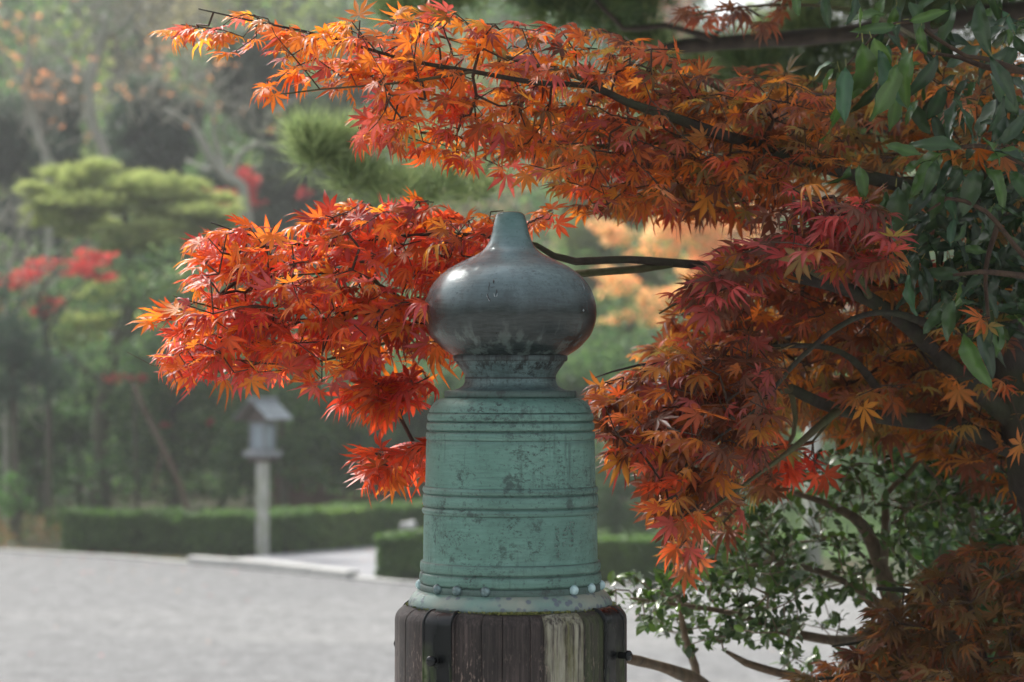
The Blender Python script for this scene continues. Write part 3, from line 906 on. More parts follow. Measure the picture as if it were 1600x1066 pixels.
far_tree('peach_maple', 'broad maple in pale peach orange seen through the gap right of the bronze bulb', 'maple tree', 50, 1085,
         [[(1085, 860, 8), (1085, 560, 8), (1080, 420, 5)]],
         [(1090, 345, 62, 40, 0), (1130, 390, 60, 40, 0), (1050, 352, 46, 34, -.3), (1000, 385, 50, 26, -.5), (960, 360, 36, 20, -.5), (1090, 430, 60, 30, 0), (970, 440, 45, 22, -.5), (1010, 490, 50, 20, -.5), (1190, 440, 60, 40, 0), (950, 500, 30, 8, -.5), (1050, 460, 50, 12, -.4), (1260, 500, 50, 30, .5), (1180, 340, 50, 30, 1)],
         [(.85, .46, .26), (.85, .52, .30), (.66, .46, .24), (.45, .42, .2)], .13, 15)
far_tree('yellow_tree', 'small moss yellow tree under the dark evergreens by the bronze post', 'tree', 45, 618, [[(612, 870, 16), (610, 760, 15), (606, 690, 12)]], [(605, 640, 40, 20, .3)], GREEN_MID, .1, 8)
far_tree('leaning_tree', 'thin bare tree leaning left in the dark between pine trunk and lantern', 'tree', 42, 300,
         [[(300, 850, 5), (285, 770, 5), (255, 700, 5), (225, 640, 4), (210, 600, 3)], [(255, 700, 2), (240, 760, 2)]], [], GREEN_DARK, .1, 0, bark='brown_bark')
far_tree('sapling', 'small bright green layered sapling at the left edge of the planting', 'sapling', 39.5, 30,
         [[(30, 868, 4), (30, 800, 4), (28, 770, 3)]], [(30, 750, 26, 14, 0), (15, 775, 34, 12, 0), (45, 790, 30, 12, 0), (10, 798, 28, 8, 0)], [(.06, .15, .04), (.08, .18, .05)], .07, 20)
far_tree('rounded_shrub', 'low rounded shrub at the left end of the long hedge', 'shrub', 39, 105, [[(105, 868, 3), (105, 820, 3)]], [(100, 808, 32, 12, 0), (118, 815, 26, 12, 0)], HG, .05, 60)
far_tree('rounded_shrub', 'loose leafy shrub in front of the pine trunk beside the hedge end', 'shrub', 38.4, 185, [[(185, 870, 3), (185, 830, 3)]], [(170, 830, 30, 24, 0), (200, 822, 26, 24, 0), (182, 805, 18, 12, 0)], [(.07, .15, .045), (.09, .18, .06)], .05, 50)
for i, (x_, lab) in enumerate(((40, 'thin dark trunk left of the pine, among shaded evergreens'), (120, 'slim dark trunk just left of the thick pine trunk'), (345, 'slim shaded trunk left of the lantern post'), (470, 'slim shaded trunk right of the lantern post'), (545, 'pair-trunked shaded tree right of the lantern, over the hedge'))):
    far_tree('woodland_tree', lab, 'tree', 48 + i * .3, x_, [[(x_, 870, 7), (x_ + 4, 740, 6), (x_ - 4, 600, 5)]], [(x_, 580, 50, 40, 0), (x_ + 20, 630, 50, 40, .5)], GREEN_DARK, .13, 8)
mb = MB()
for i in range(150):
    gx, gy = rs.uniform(-14, 6), rs.uniform(42.5, 48)
    zc = rs.uniform(2.3, 5.2) if i % 4 else rs.uniform(.3, 1.2)
    cloud(mb, (gx, gy, zc), (.9, .8, .42), 150, .11, (GREEN_MID if i % 2 else GREEN_DARK) if i % 5 else [(.12, .19, .08), (.15, .22, .09)], shell=.3)
prop(mb.obj('undergrowth', M['far_leaf']), kind='stuff')
# ivy and ground cover at the foot of the trees on the left, with fallen leaves
mb = MB()
for i in range(70):
    gx, gy = rs.uniform(-13, -4.8), rs.uniform(38.5, 45)
    cloud(mb, (gx, gy, .1), (.7, .7, .16 + .12 * rs.random()), 110, .08, [(.07, .10, .035), (.05, .08, .03), (.12, .10, .04), (.20, .09, .05)])
for i in range(30):
    gx, gy = rs.uniform(-2, 10), rs.uniform(35, 44)
    cloud(mb, (gx, gy, .1), (.9, .9, .2), 80, .09, HG)
prop(mb.obj('ground_cover', M['far_leaf']), kind='stuff')
mb = MB()
for i in range(420):
    t_ = rs.random(); gx = -12 + 16 * t_; gy = 39.3 - 6.4 * t_ + rs.gauss(0, 1.5) - .5
    if i % 4 == 0: gx, gy = rs.uniform(-9, 8), rs.uniform(14, 34)
    cloud(mb, (gx, gy, .03), (.05, .05, .004), 1, .06, REDS + RUST + [(.5, .25, .08)], up=6)
prop(mb.obj('fallen_leaves', M['far_leaf']), kind='stuff')
# pale stone marker glimpsed under the maple at the right
mk = P(1270, 720, 33)
mb = MB(); box(mb, -.11, .11, -.1, .1, -.05, mk[2] + .55, M=Matrix.Translation((mk[0], mk[1], 0)), bev=.03)
prop(mb.obj('stone_marker', M['pole_stone']), 'pale upright stone marker glimpsed through leaves right of centre', 'marker stone')

# ------------------------------------------------------------------ wooden post and bronze finial
PD = 3.66
SC = PD / FPX                       # metres per photograph pixel at the post
AX = P(797.5, 600, PD)
AXX, AXY = AX[0], AX[1]
zy = lambda y_: P(797.5, y_, PD)[2]
ZT = zy(944)                         # top of the wood
post = thing('wooden_post', 'thick round post of dark weathered boards with black metal straps under the bronze finial', 'post', (AXX, AXY, 0))
R0 = 181 * SC


def sector(mb, a0, a1, R, z0, z1, cr, rin, step=2.0, ea=.0009, up=0.0, col=(1, 1, 1)):
    """a curved board: outer face at radius R between angles a0..a1 (degrees, 0 faces the camera), rounded at the top by cr"""
    prof = [(R, z0)]
    nz = 8
    for i in range(1, nz): prof.append((R, z0 + (z1 - cr - z0) * i / nz))
    for i in range(7):
        t = i / 6 * PI / 2
        prof.append((R - cr + cr * math.cos(t), z1 - cr + cr * math.sin(t)))
    prof.append((rin, z1 + up))
    n = max(3, int(abs(a1 - a0) / step) + 1)
    V, F = [], []
    A = np.radians(np.linspace(a0, a1, n))
    eang = ea / R
    A = np.concatenate([[A[0]], [A[0] + eang], A[1:-1], [A[-1] - eang], [A[-1]]])
    for j, a in enumerate(A):
        dr = -.0009 if j in (0, len(A) - 1) else 0
        for r_, z_ in prof: V.append((AXX + (r_ + dr) * math.sin(a), AXY - (r_ + dr) * math.cos(a), z_))
    m_ = len(prof)
    for j in range(len(A) - 1):
        for i in range(m_ - 1): F.append((j * m_ + i, (j + 1) * m_ + i, (j + 1) * m_ + i + 1, j * m_ + i + 1))
    # side walls back to rin
    for j, fl in ((0, 1), (len(A) - 1, 0)):
        b0 = len(V)
        for i in range(m_): V.append((AXX + rin * math.sin(A[j]), AXY - rin * math.cos(A[j]), prof[i][1]))
        for i in range(m_ - 1):
            q = (j * m_ + i, j * m_ + i + 1, b0 + i + 1, b0 + i)
            F.append(q if fl else q[::-1])
    return mb.add(V, F, col)


core = MB(); lathe(core, [(R0 - .012, 0), (R0 - .012, ZT - .02), (0.02, ZT - .02)], AXX, AXY, 48)
core.obj('core', M['wood'], post, origin=None)
ang = lambda x_: math.degrees(math.asin((x_ - 798) / 181.5))
edges = [-88, ang(640) - 2, ang(668) + 2.0, ang(714), ang(755), ang(786), ang(828), ang(848), ang(908), ang(944), 70, 88]
while edges[-1] < 360 - 88 - 14: edges.append(edges[-1] + rs.uniform(9, 15))
edges.append(272)
O = np.array([AXX, AXY, ZT])
for i in range(len(edges) - 1):
    a0, a1 = edges[i] + .08, edges[i + 1] - .08
    mat = 'wood_lichen' if i == 7 else 'wood_algae' if i == 8 else 'wood'
    b = MB()
    sector(b, a0, a1, R0 + (.0012 if i == 7 else rs.uniform(-.0012, .0008)), 0.02, ZT + rs.uniform(-.001, .0), .021, R0 - .05)
    o = b.obj('board', M[mat], post, origin=O)
    if i == 7: o['label'] = 'board streaked with pale grey-green lichen'
straps = [(-37.3, 8.6), (61, 9.6), (151, 8.6), (241, 8.6)]
for a, hw in straps:
    b = MB()
    sector(b, a - hw, a + hw, R0 + .0035, .6, ZT + .0025, .022, R0 - .022, up=.0)
    for s in (-1, 1):       # rolled rim along each edge
        c_ = a + s * (hw - .55)
        sector(b, c_ - .55, c_ + .55, R0 + .0047, .61, ZT + .0036, .0225, R0 - .02, ea=.0007)
    st = b.obj('strap', M['black_strap'], post, origin=O)
    an = math.radians(a + (1 if a < 0 else 3))
    for zz_ in (zy(1014), zy(1014) - .5, zy(1014) - 1.0):
        pts = [(AXX + r_ * math.sin(an), AXY - r_ * math.cos(an), zz_) for r_ in (R0 - .002, R0 + .016, R0 + .0165, R0 + .0205, R0 + .023)]
        b = MB(); tube(b, pts, [.0052, .0052, .0078, .0078, .0052], 16); b.obj('bolt', M['black_strap'], st)
# moss line where metal meets wood
mb = MB()
for i in range(500):
    a = math.radians(rs.gauss(8, 11) if i < 360 else rs.uniform(-180, 180)); r_ = (158 + rs.uniform(-2, 6)) * SC
    c_ = np.array([AXX + r_ * math.sin(a), AXY - r_ * math.cos(a), ZT + .001])
    cloud(mb, c_, (.003, .003, .002), 5, .0035, [(1, 1, 1)])
mb.obj('moss', M['moss'], post)

fin = thing('bronze_finial', 'green patinated bronze onion-shaped finial capping the wooden post', 'finial', (AXX, AXY, ZT))


def ring_part(name, prof, mat, origin, bolts=None, segs=128):
    b = MB(); lathe(b, [(r_ * SC, zy(y_)) for r_, y_ in prof], AXX, AXY, segs)
    return b.obj(name, M[mat], fin, origin=origin)


def spl(pts, n=6):
    return [tuple(v) for v in smooth_path([np.array([a, b]) for a, b in pts], 1e9 if n is None else 3.0)]


E = np.array([AXX, AXY, zy(488)])
bulb_prof = [(87, 557), (94, 553), (107, 544), (118, 533), (126, 523), (131.5, 509), (134.3, 496), (134.5, 484), (132.5, 470), (126.5, 453), (117.5, 439), (106, 427.5), (92, 417.5), (76, 409), (60, 401.5), (47, 394), (39, 386.5), (34, 378), (30, 366), (26.8, 352), (24, 341), (22, 335.5), (18.5, 332.3), (10, 331), (0.4, 330.7)]
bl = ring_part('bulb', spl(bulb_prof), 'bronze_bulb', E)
E2 = np.array([AXX, AXY, zy(580)])
ring_part('lip', [(80, 555), (88, 555.4), (89.3, 556.5), (89.3, 562), (88.2, 564.5), (84, 565.5)][::-1], 'bronze_neck', E2)
ring_part('neck', spl([(85.5, 564), (84.5, 567), (80, 573), (75, 580), (71.5, 586), (70, 589.5)])[::-1], 'bronze_neck', E2)
ring_part('neck_ring', [(69, 589), (71.3, 589.6), (71.9, 590.8), (71.3, 592.2), (69.5, 593)][::-1], 'bronze_neck', E2)
ring_part('collar', spl([(71, 592), (71.3, 597), (74, 602), (80, 606.5), (88, 609.5), (92, 611)])[::-1], 'bronze_neck', E2)
E3 = np.array([AXX, AXY, zy(770)])
ring_part('shoulder_plate', [(88, 610.2), (101, 610.4), (103, 611.6), (103.3, 619.5), (102.5, 621.5), (99, 622)][::-1], 'bronze_drum', E3)
ring_part('shoulder', spl([(98, 621.6), (106, 622.3), (113.5, 625), (119.5, 629.5), (124, 635.5), (126.3, 641), (127, 644)])[::-1], 'bronze_drum', E3)


def band(r_, y0, y1, bulge=1.6):
    return [(r_ - 4, y1 + .3), (r_ - .8, y1), (r_ + .2, y1 - 1.0)] + [(r_ + bulge * math.sin(t * PI), y1 - 1.2 - (y1 - y0 - 2.4) * t) for t in (.15, .35, .5, .65, .85)] + [(r_ + .2, y0 + 1.0), (r_ - .8, y0), (r_ - 4, y0 - .3)]


for r_, y0, y1 in ((128.8, 645.3, 657.8), (130.4, 659.6, 672.2), (131.2, 674.3, 687.2), (135.6, 759, 769.6), (136.2, 771.2, 789.6), (136.6, 791.3, 801.6), (140, 874.8, 890.4), (141, 892.4, 909)):
    ring_part('band', band(r_, y0, y1, 1.8 if y1 - y0 < 12 else 1.2), 'bronze_drum', E3)
ring_part('drum', [(138.2, 926)] + [(137.5, 875)] + [(136.2 - (875 - y_) * .012, y_) for y_ in range(872, 802, -6)] + [(133.9, 800), (133.2, 758)] + [(133 - (757 - y_) * .022, y_) for y_ in range(755, 688, -6)] + [(129, 686), (124.5, 643)], 'bronze_drum', E3)
ring_part('lower_ring', [(136, 924), (140.2, 923.6), (141.2, 922), (140.6, 911.5), (139, 910), (135, 909.7)], 'bronze_drum', E3)
E4 = np.array([AXX, AXY, zy(944)])
ring_part('skirt', spl([(150, 945.3), (157.5, 945), (159.2, 943.5), (159.3, 940.5), (157.5, 935), (153, 928), (147.5, 923), (141, 920.3), (136, 919.8)]), 'bronze_skirt', E4)
for x_, y_, pale in ((684, 919, 0), (715, 920, 0), (759, 922, 0), (896, 917, 1), (924, 914.5, 1), (941.5, 911.5, 1), (651.5, 911, 1), (None, 105, 0), (None, 128, 0), (None, 146, 0), (None, 196, 0), (None, 214, 0), (None, 236, 0), (None, 252, 0)):
    rr = 140.5
    a = math.asin(max(-1, min(1, (x_ - 797.5) / (rr + 4)))) if x_ else math.radians(y_)
    c_ = np.array([AXX + rr * SC * math.sin(a), AXY - rr * SC * math.cos(a), zy(913)])
    dv = np.array([math.sin(a), -math.cos(a), 0])
    b = MB(); ks = np.linspace(0, PI / 2 * .97, 7); R_ = 8.2 * SC
    tube(b, [c_ - dv * .003] + [c_ + dv * (R_ * .95 * math.sin(t)) for t in ks], [R_ * .92] + [R_ * math.cos(t) for t in ks], 14)
    b.obj('rivet', M['bronze_rivet_pale' if pale else 'bronze_rivet'], fin, origin=c_)


def on_surface(x_, y_, rpx):
    a = math.asin((x_ - 797.5) / rpx)
    return np.array([AXX + rpx * SC * math.sin(a), AXY - rpx * SC * math.cos(a), zy(y_) + rpx * SC * math.cos(a) * ((y_ - 600) / FPX) * 1.0])


# worn column inscriptions cut and raised on the drum, too worn to read: small strokes in vertical columns
ins = MB(); r2 = random.Random(3)
for cx_, y0, y1, wd in ((868, 823, 871, 7), (880.5, 822, 850, 8), (891, 812, 853, 8)):
    yy = y0
    while yy < y1 - 3:
        for _ in range(5):
            xa = cx_ + r2.uniform(-wd / 2, wd / 2); ya = yy + r2.uniform(0, 5)
            if r2.random() < .5: xb, yb = xa + r2.uniform(-.6, .6), ya + r2.uniform(2, 4)
            else: xb, yb = xa + r2.choice((-1, 1)) * r2.uniform(2, 4), ya + r2.uniform(-.7, .7)
            xb = min(max(xb, cx_ - wd / 2), cx_ + wd / 2)
            tube(ins, [on_surface(xa, ya, 136.7), on_surface(xb, yb, 136.7)], .00035, 5)
        yy += 6.2
ins.obj('inscription', M['inscription'], fin, origin=E3)


def bulb_r(y_):
    q = sorted((b_, a_) for a_, b_ in bulb_prof)
    return float(np.interp(y_, [t[0] for t in q], [t[1] for t in q]))


def bulb_pt(x_, y_):
    # march along the view ray to the bulb's surface
    best = None
    for yy in np.arange(y_ - 14, y_ + 14, .25):
        r_ = bulb_r(yy); s_ = (x_ - 797.5) / r_
        if abs(s_) > 1: continue
        a = math.asin(s_); p = np.array([AXX + r_ * SC * math.sin(a), AXY - r_ * SC * math.cos(a), zy(yy)])
        dpt = p[1]
        v = 533 - ((p[2] - CAM[2]) * cp - p[1] * sp) / (p[1] * cp + (p[2] - CAM[2]) * sp) * FPX
        e = abs(v - y_)
        if best is None or e < best[0]: best = (e, p)
    return best[1]


scars = [([(764, 439), (765.6, 442), (766, 446), (764.6, 449), (765, 453), (766.6, 456)], .0007, 'scar'), ([(766, 450), (770, 449.3), (774, 448)], .0005, 'scar'),
         ([(764.5, 457), (762.8, 461), (764, 465), (766.5, 469), (768, 471.5)], .0009, 'scar'), ([(772, 437), (772.4, 440), (772.2, 443)], .0016, 'scar'),
         ([(776, 452), (777, 456), (775.5, 459.5)], .0012, 'scar'), ([(778.6, 458), (777, 463), (773.8, 463.6), (772.6, 458)], .0009, 'scar_rim'),
         ([(761.8, 458), (762.4, 463), (765, 469), (767.4, 473)], .0005, 'scar_rim'), ([(770.4, 436), (771, 442), (773, 445)], .0004, 'scar_rim'),
         ([(906, 438), (908.5, 444), (911, 450), (912.5, 454)], .0006, 'scar_rim'), ([(908.6, 484), (909.4, 486)], .0016, 'scar_rim')]
for pts, rr, mt in scars:
    b = MB(); q = [bulb_pt(*p_) for p_ in pts]; tube(b, q, [rr * .4] + [rr] * (len(q) - 2) + [rr * .4] if len(q) > 2 else rr, 6)
    b.obj('scratch' if mt == 'scar' else 'chip_rim', M[mt], bl)

# ------------------------------------------------------------------ maple
def maple_leaf_mesh(seed, droop, curl, lobes=7):
    r = random.Random(seed)
    V = [(0, 0, 0)]; F = []; rad = [0.0]
    angs = [0, 36, -36, 72, -72, 112, -112][:lobes]
    lens = [1.0, .95, .95, .76, .76, .42, .42][:lobes]
    for a, L in zip(angs, lens):
        a = math.radians(a + r.uniform(-5, 5)); L *= r.uniform(.9, 1.06)
        u = np.array([math.sin(a), math.cos(a)]); w = np.array([u[1], -u[0]])
        wid = .116 * (1 if L > .5 else .75) * r.uniform(.88, 1.1)
        sway = r.uniform(-.07, .07)

        def pt(s_, o_, z_):
            p = u * s_ * L + w * (o_ * wid + sway * s_ * s_)
            rr = math.hypot(*p)
            zz = z_ - droop * rr ** 2 * .55 - curl * max(s_ - .55, 0) ** 2 * 1.6
            k_ = 1 - .12 * droop * rr
            V.append((p[0] * k_, p[1] * k_, zz)); rad.append(s_); return len(V) - 1
        if L > .55:
            m1 = pt(.38, 0, -.01); m2 = pt(.68, 0, -.012); tp = pt(1.03, 0, 0)
            for sgn in (-1, 1):
                e1 = pt(.27, sgn * .62, .02); e2 = pt(.50, sgn * 1.0, .035); e3 = pt(.73, sgn * .62, .02)
                q = [(0, m1, e1), (e1, m1, e2), (m1, m2, e2), (e2, m2, e3), (e3, m2, tp)]
                F += [t if sgn < 0 else t[::-1] for t in q]
        else:
            m1 = pt(.5, 0, -.01); tp = pt(1.0, 0, 0)
            for sgn in (-1, 1):
                e1 = pt(.45, sgn * .9, .02)
                q = [(0, m1, e1), (e1, m1, tp)]
                F += [t if sgn < 0 else t[::-1] for t in q]
    # stalk
    b = len(V)
    for x_, y_, z_ in ((-.012, 0, 0), (.012, 0, 0), (0, 0, -.02), (-.008, -.42, .07), (.008, -.42, .07), (0, -.42, .055)):
        V.append((x_, y_, z_)); rad.append(-1)
    F += [(b, b + 1, b + 4), (b, b + 4, b + 3), (b + 1, b + 2, b + 5), (b + 1, b + 5, b + 4), (b + 2, b, b + 3), (b + 2, b + 3, b + 5)]
    V = np.array(V); V[:, 2] += 0
    F = np.array(F)
    # front of the blade faces up
    n = np.cross(V[F[0][1]] - V[F[0][0]], V[F[0][2]] - V[F[0][0]])
    if n[2] < 0: F = F[:, ::-1]
    return V, F, np.array(rad)


MAPLE = [maple_leaf_mesh(i, *dc) for i, dc in enumerate(((.0, .1), (.2, .2), (.4, .3), (.1, .5), (.7, .2), (.3, .6), (-.15, .1), (.25, .2), (1.2, 1.2), (.1, 1.4), (-.3, -.2)))]


def glossy_leaf_mesh(seed, w, bend, fold):
    r = random.Random(seed); n = 7; V = []; F = []; rad = []
    for i in range(n + 1):
        s_ = i / n
        ww = w * math.sin(PI * min(1, s_ ** 1.0 * .98 + .02)) ** .75 * (1 - .25 * s_) if 0 < i < n else .004
        z = -bend * s_ * s_ + .014 * math.sin(s_ * 15 + seed)
        sw = .05 * math.sin(s_ * 3 + seed)
        for o_ in (-1, -.5, 0, .5, 1):
            V.append((sw + ww * o_, s_ * (1 - .18 * bend * s_), z + fold * abs(o_) * ww + (.05 * math.sin(s_ * 13 + o_ * 2 + seed * 2) + r.uniform(-.012, .012)) * abs(o_))); rad.append(s_ if o_ else 2 + s_)
    for i in range(n):
        for j in range(4):
            a = i * 5 + j
            F += [(a, a + 1, a + 6), (a, a + 6, a + 5)]
    b = len(V)
    for x_, y_ in ((-.012, 0), (.012, 0), (.009, -.14), (-.009, -.14)): V.append((x_, y_, .0 if y_ == 0 else -.01)); rad.append(-1)
    F += [(b, b + 2, b + 1), (b, b + 3, b + 2)]
    V = np.array(V); F = np.array(F)
    if np.cross(V[F[0][1]] - V[F[0][0]], V[F[0][2]] - V[F[0][0]])[2] < 0: F = F[:, ::-1]
    return V, F, np.array(rad)


GLOSSY = [glossy_leaf_mesh(i, *q) for i, q in enumerate(((.17, .15, .35), (.19, .45, .25), (.15, .3, .5), (.2, .7, .3), (.22, .1, .2), (.16, .9, .4)))]
SMALL = []
for i in range(4):
    V_ = np.array([(0, 0, 0), (-.27, .38, .05), (.27, .38, .05), (0, .5, 0), (-.2, .72, .02), (.2, .72, .02), (0, 1, -.08 * i)], float)
    F_ = np.array([(0, 3, 1), (0, 2, 3), (1, 3, 4), (3, 2, 5), (4, 3, 6), (3, 5, 6)])
    if np.cross(V_[F_[0][1]] - V_[F_[0][0]], V_[F_[0][2]] - V_[F_[0][0]])[2] < 0: F_ = F_[:, ::-1]
    SMALL.append((V_, F_, V_[:, 1].copy()))


def inside(poly, x, y):
    c = False; n = len(poly); j = n - 1
    for i in range(n):
        if (poly[i][1] > y) != (poly[j][1] > y) and x < (poly[j][0] - poly[i][0]) * (y - poly[i][1]) / (poly[j][1] - poly[i][1]) + poly[i][0]: c = not c
        j = i
    return c


def grow(main, targets, step=.035, sag=.0, up=.25):
    """main: (N,3) nodes with arclength from the root; every target is joined to the closest useful node, making forking twigs"""
    pos = [p for p in main[:, :3]]; par = [-1] * len(pos); ln = list(main[:, 3])
    T = np.asarray(targets); N = len(T)
    best = np.full(N, 1e9); bi = np.zeros(N, int)
    Pm = np.array(pos); L = np.array(ln)
    for i in range(N):
        c = np.linalg.norm(Pm - T[i], axis=1) + up * L * .35
        bi[i] = c.argmin(); best[i] = c[bi[i]]
    alive = np.ones(N, bool); tips = []
    for _ in range(N):
        k_ = int(np.where(alive, best, 1e9).argmin()); alive[k_] = False
        a = pos[bi[k_]]; b = T[k_]; dist = np.linalg.norm(b - a)
        m_ = max(1, int(dist / step)); prev = bi[k_]; newi = []
        off = rand_dirs(1)[0] * dist * .07
        b0 = int(bi[k_]); pp_ = pos[par[b0]] if par[b0] >= 0 else pos[max(b0 - 1, 0)]
        tg = a - pp_; tl = np.linalg.norm(tg); tg = tg / tl * dist * .9 if 1e-5 < tl < .2 else tg * 0
        for q in range(1, m_ + 1):
            t = q / m_
            p = a + (b - a) * t + tg * t * (1 - t) ** 2 + (off - np.array([0, 0, sag * dist])) * math.sin(t * PI)
            pos.append(p); par.append(prev); ln.append(ln[prev] + dist / m_); prev = len(pos) - 1; newi.append(prev)
        tips.append(prev)
        if alive.any():
            np_ = np.array([pos[i] for i in newi]); nl = np.array([ln[i] for i in newi])
            c = np.linalg.norm(T[:, None, :] - np_[None], axis=2) + up * .35 * nl[None]
            j = c.argmin(1); cm = c[np.arange(N), j]
            better = cm < best
            best[better] = cm[better]; bi[better] = np.array(newi)[j[better]]
    return np.array(pos), np.array(par), tips


def twig_mesh(mb, pos, par, r0, rmax=.006, expo=.42, sides=4):
    n = len(pos); cnt = np.zeros(n)
    kids = np.zeros(n, int)
    for i in range(n):
        if par[i] >= 0: kids[par[i]] += 1
    for i in range(n - 1, -1, -1):
        if kids[i] == 0: cnt[i] += 1
        if par[i] >= 0: cnt[par[i]] += cnt[i]
    rad = np.minimum(r0 * np.maximum(cnt, 1) ** expo, rmax)
    ii = [i for i in range(n) if par[i] >= 0]
    A = pos[[par[i] for i in ii]]; B = pos[ii]
    t = B - A; t /= np.linalg.norm(t, axis=1)[:, None] + 1e-9
    u = np.cross(t, np.where(np.abs(t[:, 2:3]) < .9, np.array([[0, 0, 1.0]]), np.array([[1.0, 0, 0]]))); u /= np.linalg.norm(u, axis=1)[:, None]
    w = np.cross(t, u)
    ra = np.minimum(rad[[par[i] for i in ii]], rad[ii] * 1.35)[:, None]; rb = rad[ii][:, None]
    V = []
    for k_ in range(sides):
        a = 2 * PI * k_ / sides; dv = math.cos(a) * u + math.sin(a) * w
        V += [A + dv * ra, B + dv * rb]
    V = np.stack(V, 1).reshape(-1, 3); m_ = len(ii); s2 = 2 * sides
    base = np.arange(m_) * s2
    F = np.concatenate([np.stack([base + 2 * k_, base + 2 * ((k_ + 1) % sides), base + 2 * ((k_ + 1) % sides) + 1, base + 2 * k_ + 1], 1) for k_ in range(sides)])
    mb.add(V, F)


def leaf_frame(dirv, nrm):
    y = dirv / np.linalg.norm(dirv)
    x = np.cross(y, nrm); x /= np.linalg.norm(x) + 1e-9
    z = np.cross(x, y)
    return np.stack([x, y, z], 1)


def sample_region(poly, n, dfun, sig, clump=2.2, holes=(), layer=None):
    xs_ = [p[0] for p in poly]; ys_ = [p[1] for p in poly]; out = []
    tries = 0
    while len(out) < n and tries < n * 60:
        tries += 1
        x = RG.uniform(min(xs_), max(xs_)); y = RG.uniform(min(ys_), max(ys_))
        if not inside(poly, x, y) or any(inside(h, x, y) for h in holes): continue
        if layer:
            sl, gap = layer
            v = y - sl * x + 9 * math.sin(x / 45.0)
            v = round(v / gap) * gap + RG.normal() * gap * .13
            y = v + sl * x - 9 * math.sin(x / 45.0)
            if not inside(poly, x, y): continue
        if RG.random() > .62 + clump * .3 * noise.noise(Vector((x / 70, y / 45, 1.3))): continue
        out.append((x, y, dfun(x, y) + RG.normal() * sig))
    return out


LEAVES = []      # (kind, matrix3x4, tint, tip tint, depth, image x, image y, owner)


def place_leaf(owner, kind, p, dirv, nrm, size, tint, tip):
    R_ = leaf_frame(dirv, nrm) * size
    z_ = p[1] * cp + (p[2] - CAM[2]) * sp
    LEAVES.append((owner, kind, R_, np.array(p), tint, tip))


def spray(root, owner, main_pts, regions, palette, outward, size=.058, stalk=.42, per=(2, 4), twigr=.0011, mat='dark_twig', mid_prob=.3, gloss=False, facing=0.0):
    """main_pts: list of polylines of (px, py, d, radius_m); the twigs grow from them into the regions"""
    allmain = []
    for i, pl in enumerate(main_pts):
        q = smooth_path([np.append(P(a, b, c), r_) for a, b, c, r_ in pl], .03)
        m_ = MB(); tube(m_, q[:, :3], q[:, 3], 8, rough=.22)
        m_.obj('branch', M['green_twig'] if q[:, 3].max() < .009 else M['maple_bark'], root)
        d_ = np.linalg.norm(np.diff(q[:, :3], axis=0), axis=1); al = np.concatenate([[0], np.cumsum(d_)])
        allmain.append(np.concatenate([q[:, :3], (al * .3)[:, None]], 1))
    main = np.concatenate(allmain)
    T = [P(*t) for t in regions]
    pos, par, tips = grow(main, T)
    mb_ = MB(); twig_mesh(mb_, pos, par, twigr)
    tw = mb_.obj('twigs', M[mat], root); tw['kind'] = 'stuff'
    tipset = set(tips); n0 = len(main)
    outward = np.asarray(outward, float)
    for i in range(n0, len(pos)):
        istip = i in tipset
        if not istip and RG.random() > mid_prob: continue
        t = pos[i] - pos[par[i]]; t = t / (np.linalg.norm(t) + 1e-9)
        k_ = RG.integers(per[0], per[1] + 1) if istip else RG.integers(1, 3)
        a0 = RG.random() * 2 * PI
        for q in range(k_):
            a = a0 + 2 * PI * q / max(k_, 2) + RG.normal() * .4
            h = np.array([math.cos(a), math.sin(a), 0])
            dv = t * .5 + h * .65 + outward * .95 + RG.normal(size=3) * .22
            dv[2] = dv[2] * .5 - (RG.uniform(-.22, .30) if RG.random() < .88 else RG.uniform(.5, 1.2))
            dv /= np.linalg.norm(dv)
            nr = np.array([0, 0, 1.0]) + RG.normal(size=3) * (.30 if RG.random() < .75 else .8) + np.array([0, -1.0, 0]) * (facing * .8 + .30 * RG.random())
            s_ = size * RG.uniform(.62, 1.22)
            p = pos[i] + dv * stalk * s_ + np.array([0, 0, -.004])
            tint, tip = palette(pos[i])
            place_leaf(owner, 'maple', p, dv, nr, s_, tint, tip)
    return pos, par


def pal(stops, patch=2.5, seed=0.0, jit=.30):
    """neighbouring leaves turn alike: colours run through the list with position, plus scatter"""
    def f(p):
        v = .5 + .75 * noise.noise(Vector(p * patch * 3 + np.array([seed, seed * 2, 0]))) + RG.normal() * .24
        i = int(min(max(v, 0), .999) * len(stops))
        c = np.array(stops[i]) * (1 + RG.normal() * jit * .6)
        u_ = RG.random()
        tip = c * np.array([1.05, .75, .8]) if u_ < .5 else c * .45 + np.array([.05, .03, .02]) if u_ < .68 else c
        return np.clip(c, 0, 1), np.clip(tip, 0, 1)
    return f


